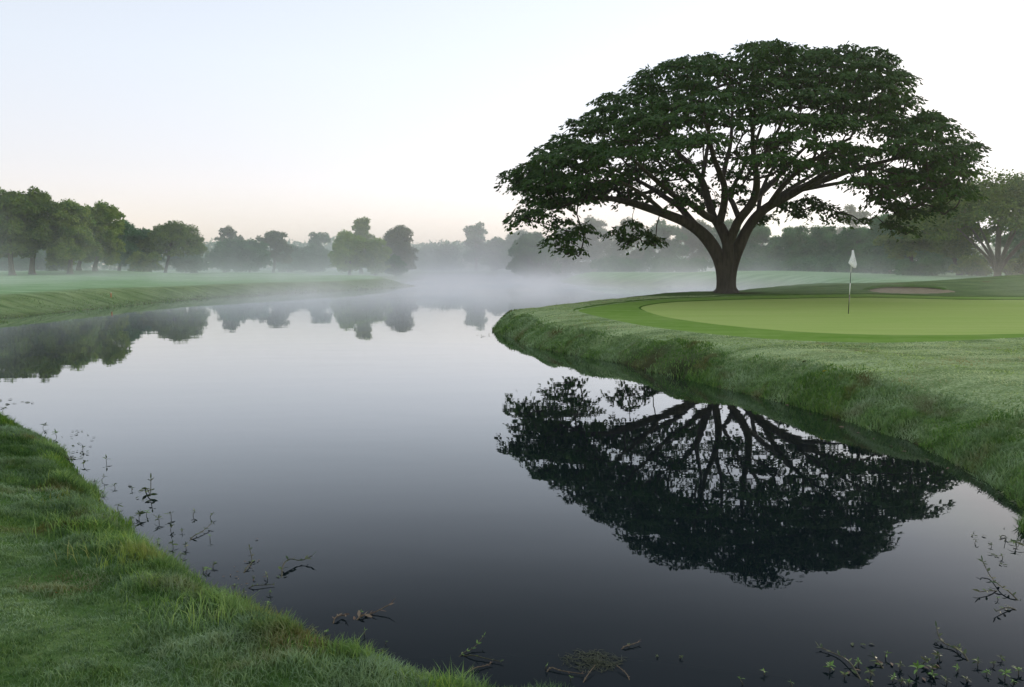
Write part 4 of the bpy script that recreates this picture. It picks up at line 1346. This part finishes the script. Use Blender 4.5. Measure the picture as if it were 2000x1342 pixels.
sprig(138, 902, 26, 'bushy dark weed at the upper near bank below the patch of tiny floating leaves', 3, -.1, pairs=5)
sprig(160, 880, 18, 'short weed among tiny floating leaves off the upper near bank', 4, .2)
sprig(208, 903, 26, 'star shaped weed with pointed leaves standing alone off the reddish bank grass', 5, .1, pairs=2)
sprig(200, 940, 22, 'thin weed with two narrow leaves just below the star shaped one', 6, .1, pairs=1)
sprig(226, 953, 18, 'low dark weed lying against the near bank above the tall lone stalk', 7, -.3)
runner([(281, 955), (288, 962), (294, 972), (296, 965)], 'lone curved stalk with upright pointed leaf, standing clear of the near bank', 8, 20, rise=1.3)
sprig(258, 958, 14, 'tiny dark weed floating between the bank and the lone curved stalk', 9)
sprig(272, 1012, 30, 'dense dark weed clump against the near bank at its middle', 10, .1, pairs=5)
sprig(284, 1008, 24, 'green upright weed behind the dense dark clump at the middle of the near bank', 11, .2, True)
sprig(310, 1022, 30, 'leafy dark weed just right of the dense clump at the middle bank', 12, -.1, pairs=4)
sprig(334, 1010, 28, 'star weed with one broad horizontal leaf off the middle near bank', 13, .1, pairs=2)
sprig(336, 1035, 26, 'drooping weed below the star weed with the broad leaf', 14, .0)
sprig(378, 1008, 24, 'weed with spread leaves and long reflection, outer of the two middle ones', 15, .1, pairs=2)
sprig(408, 1012, 22, 'slanting weed with one long leaf, farthest from the middle near bank', 16, .5, pairs=2)
sprig(356, 1040, 16, 'small star weed close to the bank between the two drooping ones', 17)
runner([(362, 1062), (378, 1050), (395, 1042), (412, 1030)], 'thin runner with pale joints leading outward from the middle near bank', 18, 13)
sprig(410, 1056, 22, 'single upright green leaf with dark reflection off the middle near bank', 19, .0, True, 1)
sprig(362, 1072, 22, 'brown green weed at the bank foot below the thin runner', 20)
sprig(416, 1108, 22, 'weed with brown seed head close to the yellow green bank grass', 21, .1, pairs=4)
sprig(398, 1115, 18, 'short brown weed against the yellow green bank grass', 22)
runner([(470, 1125), (482, 1112), (492, 1098), (488, 1085)], 'forked weed with a thin raised tip off the lower near bank', 23, 16, rise=.8)
sprig(495, 1132, 14, 'tiny weed below the forked one off the lower near bank', 24)
sprig(525, 1130, 24, 'curled green brown weed with dark reflection off the lower near bank', 25, -.3, pairs=2)
runner([(550, 1135), (552, 1115), (566, 1103), (588, 1100), (610, 1097)], 'long jointed weed reaching out from the lower near bank with a leafy tip', 26, 20, rise=.5)
runner([(475, 1150), (495, 1148), (515, 1146), (535, 1144)], 'thin floating stem along the lower near bank', 27, 9, rise=.1)
sprig(527, 1162, 18, 'small pale weed just above the lower bank grass', 28, .1, True, 2)
runner([(690, 1214), (705, 1207), (728, 1200), (762, 1194)], 'dry reddish brown plant stalk lying out over the water from the lower bank', 29, 24, dry=True, rise=.5, name='dry_stalk', cat='dry stalk')
runner([(648, 1222), (655, 1212), (668, 1206), (676, 1208)], 'tangle of thin reddish stems at the lower bank beside the dry stalk', 30, 14, dry=True, name='dry_stalk', cat='dry stalk')
sprig(704, 1200, 16, 'small fresh green shoot growing beside the dry reddish stalk', 31, .1, True, 2)
sprig(712, 1240, 24, 'thin green shoot with one rusty leaf below the dry reddish stalk', 32, .0, True, 1)
sprig(752, 1258, 14, 'tiny shoot with two drooping leaves above the lowest bank grass', 33, .3, True, 1)
runner([(885, 1290), (905, 1278), (925, 1270), (945, 1258)], 'slender green shoot leaning out of the water past the lowest bank grass', 34, 12, True, rise=1.2)
runner([(890, 1278), (920, 1284), (950, 1290), (980, 1296)], 'dark sunken stem in the water past the lowest bank grass', 35, 10, rise=.1)
runner([(905, 1315), (925, 1310), (945, 1304), (958, 1300)], 'pale dry stem floating past the lowest bank grass', 36, 10, dry=True, rise=.1, name='dry_stalk', cat='dry stalk')
runner([(1062, 1318), (1075, 1308), (1095, 1313), (1140, 1320)], 'bent straw coloured stem floating before the pale algae', 37, 10, dry=True, rise=.1, name='dry_stalk', cat='dry stalk')
runner([(1132, 1341), (1145, 1326), (1162, 1308)], 'straight straw coloured stalk rising below the pale algae', 38, 6, dry=True, rise=1.0, name='dry_stalk', cat='dry stalk')
runner([(1232, 1338), (1226, 1322), (1205, 1306)], 'curved straw coloured stalk right of the pale algae', 39, 6, dry=True, rise=.6, name='dry_stalk', cat='dry stalk')
sprig(1066, 1308, 26, 'narrow grassy shoot in open water left of the pale algae', 40, .1, True, 1)
sprig(1113, 1330, 20, 'short green shoot below the pale algae at the picture bottom', 41, .2, True, 1)
runner([(1205, 1270), (1220, 1266), (1236, 1262), (1248, 1258)], 'floating stem with rusty leaves above the pale algae', 42, 10, dry=True, rise=.2, name='dry_stalk', cat='dry stalk')
sprig(1228, 1262, 12, 'small green shoot on the floating stem with rusty leaves', 43, 0, True, 2)
sprig(1283, 1284, 12, 'brown weed tip alone right of the pale algae', 44)
sprig(1328, 1286, 16, 'tiny upright weed with dark reflection, farthest out right of the algae', 45, .2)
sprig(1453, 1338, 30, 'forked green shoot at the picture bottom between algae and corner weeds', 46, -.3, True, 1)
sprig(1495, 1318, 24, 'green shoot with two dry leaves at the picture bottom', 47, -.2, True, 2)
sprig(1548, 1342, 24, 'narrow green shoot low at the picture bottom, left of the leafy stem', 48, -.2, True, 1)
runner([(1690, 1338), (1672, 1316), (1655, 1296), (1635, 1282), (1600, 1268)], 'long brown stem with a row of leaves, first of the corner weeds', 49, 20, rise=.1)
runner([(1735, 1312), (1718, 1300), (1708, 1294)], 'short leaning weed with tilted dry leaf beside the long brown stem', 50, 20)
sprig(1729, 1284, 26, 'fresh green shoot rising from a floating leaf among the corner weeds', 51, .1, True, 2)
sprig(1790, 1318, 46, 'tall green shoot, tallest of the corner weeds', 52, .05, True, 3)
sprig(1815, 1312, 34, 'dark bushy weed right of the tallest corner shoot', 53, .3, pairs=4)
runner([(1900, 1300), (1880, 1280), (1862, 1268), (1838, 1258), (1828, 1240)], 'arching weed with broad dark leaves, uppermost of the corner weeds', 54, 22, rise=.6)
sprig(1868, 1268, 24, 'weed with upright leaf and dark reflection on the arching stem', 55, .1, pairs=2)
sprig(1908, 1300, 30, 'dark leafy weed at the lower end of the arching stem', 56, .1, pairs=4)
sprig(1850, 1335, 26, 'brown weed at the picture bottom below the arching stem', 57, -.2, pairs=4)
sprig(1760, 1336, 26, 'brown leafy weed at the picture bottom below the fresh green shoot', 58, .2, pairs=4)
sprig(1700, 1340, 24, 'dark weed at the bottom end of the long brown stem', 59, .0, pairs=4)
sprig(1960, 1325, 36, 'dim green weed clump in the bottom corner of the pond', 60, .1, True, 4)
sprig(1990, 1318, 34, 'dim green weed in the bottom corner, last one at the edge', 61, -.1, True, 4)
runner([(1998, 1178), (1975, 1165), (1955, 1152), (1935, 1130), (1918, 1112)], 'branching weed with slender stem and paired leaves off the right bank', 62, 20, rise=.8)
runner([(1958, 1150), (1935, 1158), (1912, 1162)], 'side stem with dark narrow leaves below the branching weed', 63, 18, rise=.2)
runner([(1998, 1192), (1970, 1190), (1945, 1200)], 'lower weed with two pointed dark leaves under the branching weed', 64, 18, rise=.2)
sprig(1948, 1172, 16, 'small bright green shoot at the fork of the branching weed', 65, .0, True, 2)
sprig(1985, 1068, 34, 'tall dark weed with a green leaf near the right picture edge', 66, -.1, pairs=4)
runner([(1952, 1062), (1955, 1050), (1965, 1050), (1962, 1062)], 'weed stem curled into a loop, left of the tall dark weed', 67, 10, rise=.2)
sprig(1903, 1062, 22, 'weed with crossing leaves, outermost off the right bank', 68, .3, pairs=2)
sprig(1935, 1068, 14, 'thin broken weed between the crossing leaves and the loop', 69)
sprig(1958, 1090, 18, 'low dark weed under the curled loop', 70, -.3, pairs=3)
sprig(1960, 972, 26, 'dark leafy weed leaning out at the foot of the right bank corner', 71, -.4, pairs=3)
sprig(1920, 950, 24, 'dark weed at the right bank foot where the tree reflection ends', 72, -.5, pairs=3)
sprig(1988, 990, 28, 'dark weed at the right bank foot beside the picture edge', 73, -.4, pairs=4)
sprig(1545, 786, 18, 'pale thin weed at the foot of the right bank below the crest leaf', 74, .0, True, 3)
sprig(1588, 802, 16, 'pale forked weed at the foot of the right bank', 75, .2, True, 3)
sprig(1735, 845, 20, 'pale green weed in the shade under the right bank', 76, .1, True, 3)
sprig(968, 652, 9, 'small weed in the water touching the tip of the green peninsula', 77, -.2, pairs=4)
sprig(955, 655, 7, 'small dark weed out from the tip of the green peninsula', 78, .0, pairs=4)
sprig(940, 657, 6, 'outermost tiny weed off the tip of the green peninsula', 79, .1, pairs=3)
floating([(4, 783), (15, 781), (33, 788), (40, 786), (48, 787), (61, 787), (10, 790)], 9, 'tiny dark leaf floating off the upper end of the near bank', 'leaves floating off the near bank end', 201)
rs = np.random.default_rng(5)
floating([(120 + 45 * a, 842 + 30 * b) for a, b in rs.uniform(0, 1, (16, 2))], 7, 'tiny round leaf in the floating patch above the star shaped weed', 'floating patch off the upper near bank', 202)
floating([(140 + 35 * a, 876 + 22 * b) for a, b in rs.uniform(0, 1, (12, 2))], 8, 'dark little leaf floating beside the bushy dark weed', 'leaves floating beside the bushy weed', 203)
floating([(172, 849), (180, 855), (176, 861), (180, 872), (165, 886)], 8, 'small oval leaf floating outside the patch of tiny leaves', 'outer leaves off the upper near bank', 204)
floating([(265, 975), (282, 978), (296, 979), (258, 950)], 9, 'narrow leaf floating beside the lone curved stalk', 'leaves around the lone stalk', 205)
floating([(430 + 90 * a, 1085 + 60 * b) for a, b in rs.uniform(0, 1, (16, 2))], 6, 'pale scrap of leaf floating among the lower near bank weeds', 'scraps among the lower weeds', 206, M_dry)
floating([(505, 1054)], 9, 'single brown leaf drifting alone above the long jointed weed', 'lone drifting leaf', 207, M_dry)
floating([(1665, 1257), (1680, 1259), (1696, 1258)], 12, 'dark oval leaf floating in a row above the corner weeds', 'row of leaves above the corner weeds', 208)
floating([(1630 + 200 * a, 1292 + 40 * b) for a, b in rs.uniform(0, 1, (12, 2))], 12, 'brown leaf floating among the corner weeds', 'leaves among the corner weeds', 209, M_dry)
floating([(1898 + 90 * a, 1030 + 80 * b) for a, b in rs.uniform(0, 1, (16, 2))], 9, 'dark narrow leaf floating among the weeds off the right bank', 'leaves off the right bank', 210)
floating([(932 + 30 * a, 651 + 8 * b) for a, b in rs.uniform(0, 1, (9, 2))], 4, 'speck of leaf floating off the tip of the green peninsula', 'specks off the peninsula tip', 211)
floating([(1540 + 330 * t, 793 + 128 * t) for t in (0, .12, .2, .33, .42, .5, .62, .7, .83, .95)], 10, 'pale sliver of leaf floating along the foot of the right bank', 'slivers along the right bank foot', 212, M_dry)

# pale algae
rs = np.random.default_rng(64)
b = Bits()
x, y, z = spot(1160, 1292)
for i in range(170):
    a = rs.uniform(0, 6.28); q = math.sqrt(rs.uniform(0, 1))
    q = q ** 1.4
    c = np.array([math.cos(a) * q * .19, math.sin(a) * q * .12, .004 + .012 * (1 - q) * rs.uniform()])
    a2 = rs.normal(2.6, .7)
    d = np.array([math.cos(a2), math.sin(a2), 0]) * rs.uniform(.02, .05)
    k = np.array([-d[1], d[0], 0]) * rs.normal(0, .4)
    b.stem([c - d, c - d * .3 + k, c + d * .4 - k, c + d + np.array([0, 0, rs.uniform(-.012, .008)])], .0011, .0006)
o = b.build('algae_mat', plain('algae', (.085, .095, .055), .7, .2, .6, 40))
o.location = (x, y, 0)
tag(o, 'pale tangled algae mat floating near the bottom of the pond', 'algae')

# things lying on the grass
M_petal = plain('petal', (.75, .73, .68), .6, .2, .1)
M_orange = plain('orange_leaf', (.50, .17, .03), .6, .2, .3)
M_yellow = plain('yellow_leaf', (.62, .56, .10), .6, .2, .2)
for (u, v, px, mt, lab) in ((455, 1247, 11, M_petal, 'white petal lying in the long grass of the lower near bank'), (202, 1126, 8, M_petal, 'white petal lying on the short frosty lawn'),
                            (110, 1168, 12, M_orange, 'orange fallen leaf on the near lawn'), (1605, 757, 11, M_yellow, 'yellow fallen leaf on the slope of the right bank'), (1567, 712, 12, M_weed, 'dark curled leaf standing on the crest of the right bank')):
    x, y, z = spot(u, v)
    S = px * y / F_PX
    bb = Bits()
    bb.leaf((0, 0, .02), (.5, -.6, .55), S, S * .5, .2, .5)
    o = bb.build('fallen_leaf', mt)
    o.location = (x, y, z + .012)
    tag(o, lab, 'leaf')

# peg on the far bank
gx_, gy_ = ground_hit(217, 581, 30, 90, lambda x, y: H_rough(x, y)[0])
gz_ = surface_z(gx_, gy_)
st = empty('marker_stake', (gx_, gy_, gz_))
tag(st, 'short orange marker stake standing in the frosty grass of the far left bank', 'stake')
obj('post', tube_mesh('post', [(0, 0, -.1), (0, 0, .14), (.004, 0, .28)], .032, 8), plain('orange_paint', (.45, .13, .04), .6, .3, .2), st)
obj('cap', tube_mesh('cap', [(.004, 0, .28), (.004, 0, .31), (.004, 0, .325)], [.036, .036, .02], 8), plain('pale_cap', (.6, .55, .45), .6, .3, .2), st)

# ------------------------------------------------------------------ haze and mist
def volume_mat(name, density, color, height=None):
    m = NT(name)
    pv = m.n('ShaderNodeVolumePrincipled', {'Color': (*color, 1), 'Density': density, 'Anisotropy': .45})
    m.t.links.new(pv.outputs[0], m.out.inputs['Volume'])
    return m


def box(name, lo, hi):
    x0, y0, z0 = lo; x1, y1, z1 = hi
    V = [(x0, y0, z0), (x1, y0, z0), (x1, y1, z0), (x0, y1, z0), (x0, y0, z1), (x1, y0, z1), (x1, y1, z1), (x0, y1, z1)]
    F = [(0, 3, 2, 1), (4, 5, 6, 7), (0, 1, 5, 4), (1, 2, 6, 5), (2, 3, 7, 6), (3, 0, 4, 7)]
    return mesh_np(name, V, F)


HAZE = .0003
hz = obj('haze', box('haze', (-920, -40, -2.6), (920, 960, 17.5)), volume_mat('haze_air', HAZE, (.96, .97, 1.0)).m)
hz['kind'] = 'stuff'

m = NT('mist_air')
p = m.n('ShaderNodeNewGeometry').outputs['Position']
sep = m.n('ShaderNodeSeparateXYZ', {0: p})
fall = m.math('POWER', 2.718, m.math('MULTIPLY', sep.outputs[2], -1 / .9))
wisp = m.noise(.10, 4, .6, m.pos((1, .6, .55)), .4)
wf = m.mapr(wisp, .42, .70, .06, 2.2)
fade = m.math('MULTIPLY', m.mapr(sep.outputs[1], 26, 70), m.mapr(sep.outputs[1], 330, 240))
lift = m.math('POWER', 2.718, m.math('MULTIPLY', sep.outputs[2], -1 / 4.5))
wisp2 = m.mapr(m.noise(.075, 3, .6, m.n('ShaderNodeMapping', {'Vector': p, 'Location': (60, 9, 2), 'Scale': (1, .7, .35)}).outputs[0], .5), .50, .75, 0, 1.0)
dens = m.math('ADD', m.math('MULTIPLY', m.math('MULTIPLY', fall, wf), .055), m.math('MULTIPLY', lift, m.math('ADD', m.math('MULTIPLY', wisp2, .026), 0.0006)))
dens = m.math('ADD', dens, m.math('MULTIPLY', m.math('POWER', 2.718, m.math('MULTIPLY', sep.outputs[2], -1 / 10.0)), m.mapr(sep.outputs[1], 118, 150, 0, .0115)))
dens = m.math('MULTIPLY', m.math('MULTIPLY', dens, fade), m.math('MULTIPLY', m.mapr(sep.outputs[0], 25, 75, 1, .4), m.mapr(sep.outputs[0], -95, -50, .10, 1)))
pv = m.n('ShaderNodeVolumePrincipled', {'Color': (.95, .97, 1, 1), 'Density': dens, 'Anisotropy': .5})
m.t.links.new(pv.outputs[0], m.out.inputs['Volume'])
try:
    m.m.cycles.volume_step_rate = .55
except Exception:
    pass
mist = obj('mist', box('mist', (-150, 26, -.5), (130, 330, 17)), m.m)
mist['kind'] = 'stuff'

# ------------------------------------------------------------------ light
SUN_EL, SUN_AZ = R(7.0), R(44.0)      # azimuth clockwise from +Y
world = bpy.data.worlds.new('World')
scene.world = world
world.use_nodes = True
wt = world.node_tree
sky = wt.nodes.new('ShaderNodeTexSky')
sky.sky_type = 'NISHITA'
sky.sun_disc = False
sky.sun_elevation = SUN_EL
sky.sun_rotation = SUN_AZ
sky.altitude = 0
sky.air_density = 1.0
sky.dust_density = .35
sky.ozone_density = 2.0
bg = wt.nodes['Background']
bg.inputs['Strength'].default_value = .15
hs = wt.nodes.new('ShaderNodeHueSaturation')
hs.inputs['Saturation'].default_value = .76
gm = wt.nodes.new('ShaderNodeGamma')
gm.inputs[1].default_value = .42
tint = wt.nodes.new('ShaderNodeMixRGB')
tint.blend_type = 'MULTIPLY'
tint.inputs[0].default_value = 1.0
tc = wt.nodes.new('ShaderNodeTexCoord')
sx = wt.nodes.new('ShaderNodeSeparateXYZ')
rp = wt.nodes.new('ShaderNodeValToRGB')
wt.links.new(tc.outputs['Generated'], sx.inputs[0])
wt.links.new(sx.outputs[2], rp.inputs[0])
stops_ = [(0.0, (.86, .735, .73, 1)), (.5, (1.02, .985, .985, 1)), (.10, (.96, .85, .875, 1)), (.24, (1.01, .95, .965, 1))]
for e_, (p_, c_) in zip([rp.color_ramp.elements[0], rp.color_ramp.elements[1], rp.color_ramp.elements.new(.10), rp.color_ramp.elements.new(.24)], stops_):
    e_.position = p_
    e_.color = c_
wt.links.new(rp.outputs[0], tint.inputs[2])
wt.links.new(sky.outputs[0], hs.inputs['Color'])
wt.links.new(hs.outputs[0], gm.inputs[0])
wt.links.new(gm.outputs[0], tint.inputs[1])
cap = wt.nodes.new('ShaderNodeMixRGB')
cap.blend_type = 'DARKEN'
cap.inputs[0].default_value = 1.0
cap.inputs[2].default_value = (1.95, 1.85, 1.82, 1)
wt.links.new(tint.outputs[0], cap.inputs[1])
wt.links.new(cap.outputs[0], bg.inputs[0])

sd = bpy.data.lights.new('sun', 'SUN')
sd.energy = .5
sd.angle = R(10)
sd.color = (1, .86, .70)
so = bpy.data.objects.new('sun', sd)
COL.objects.link(so)
dirv = Vector((math.sin(SUN_AZ) * math.cos(SUN_EL), math.cos(SUN_AZ) * math.cos(SUN_EL), math.sin(SUN_EL)))
so.rotation_euler = dirv.to_track_quat('Z', 'Y').to_euler()
so.location = (60, 120, 60)

# ------------------------------------------------------------------ camera and render settings
cd = bpy.data.cameras.new('camera')
cd.sensor_width = 36
cd.lens = 36 * F_PX / 2000
cd.clip_start = .05
cd.clip_end = 3000
co = bpy.data.objects.new('camera', cd)
COL.objects.link(co)
co.location = (0, 0, CAM_Z)
co.rotation_euler = (math.pi / 2 - PITCH, 0, 0)
scene.camera = co
scene.view_settings.view_transform = 'Standard'
scene.view_settings.look = 'None'
scene.view_settings.exposure = 2.22
scene.view_settings.gamma = 1.0
scene.cycles.use_denoising = True
scene.cycles.max_bounces = 6
scene.cycles.diffuse_bounces = 3
scene.cycles.glossy_bounces = 3
scene.cycles.transmission_bounces = 3
scene.cycles.volume_bounces = 2
scene.cycles.transparent_max_bounces = 8
scene.cycles.sample_clamp_indirect = 4
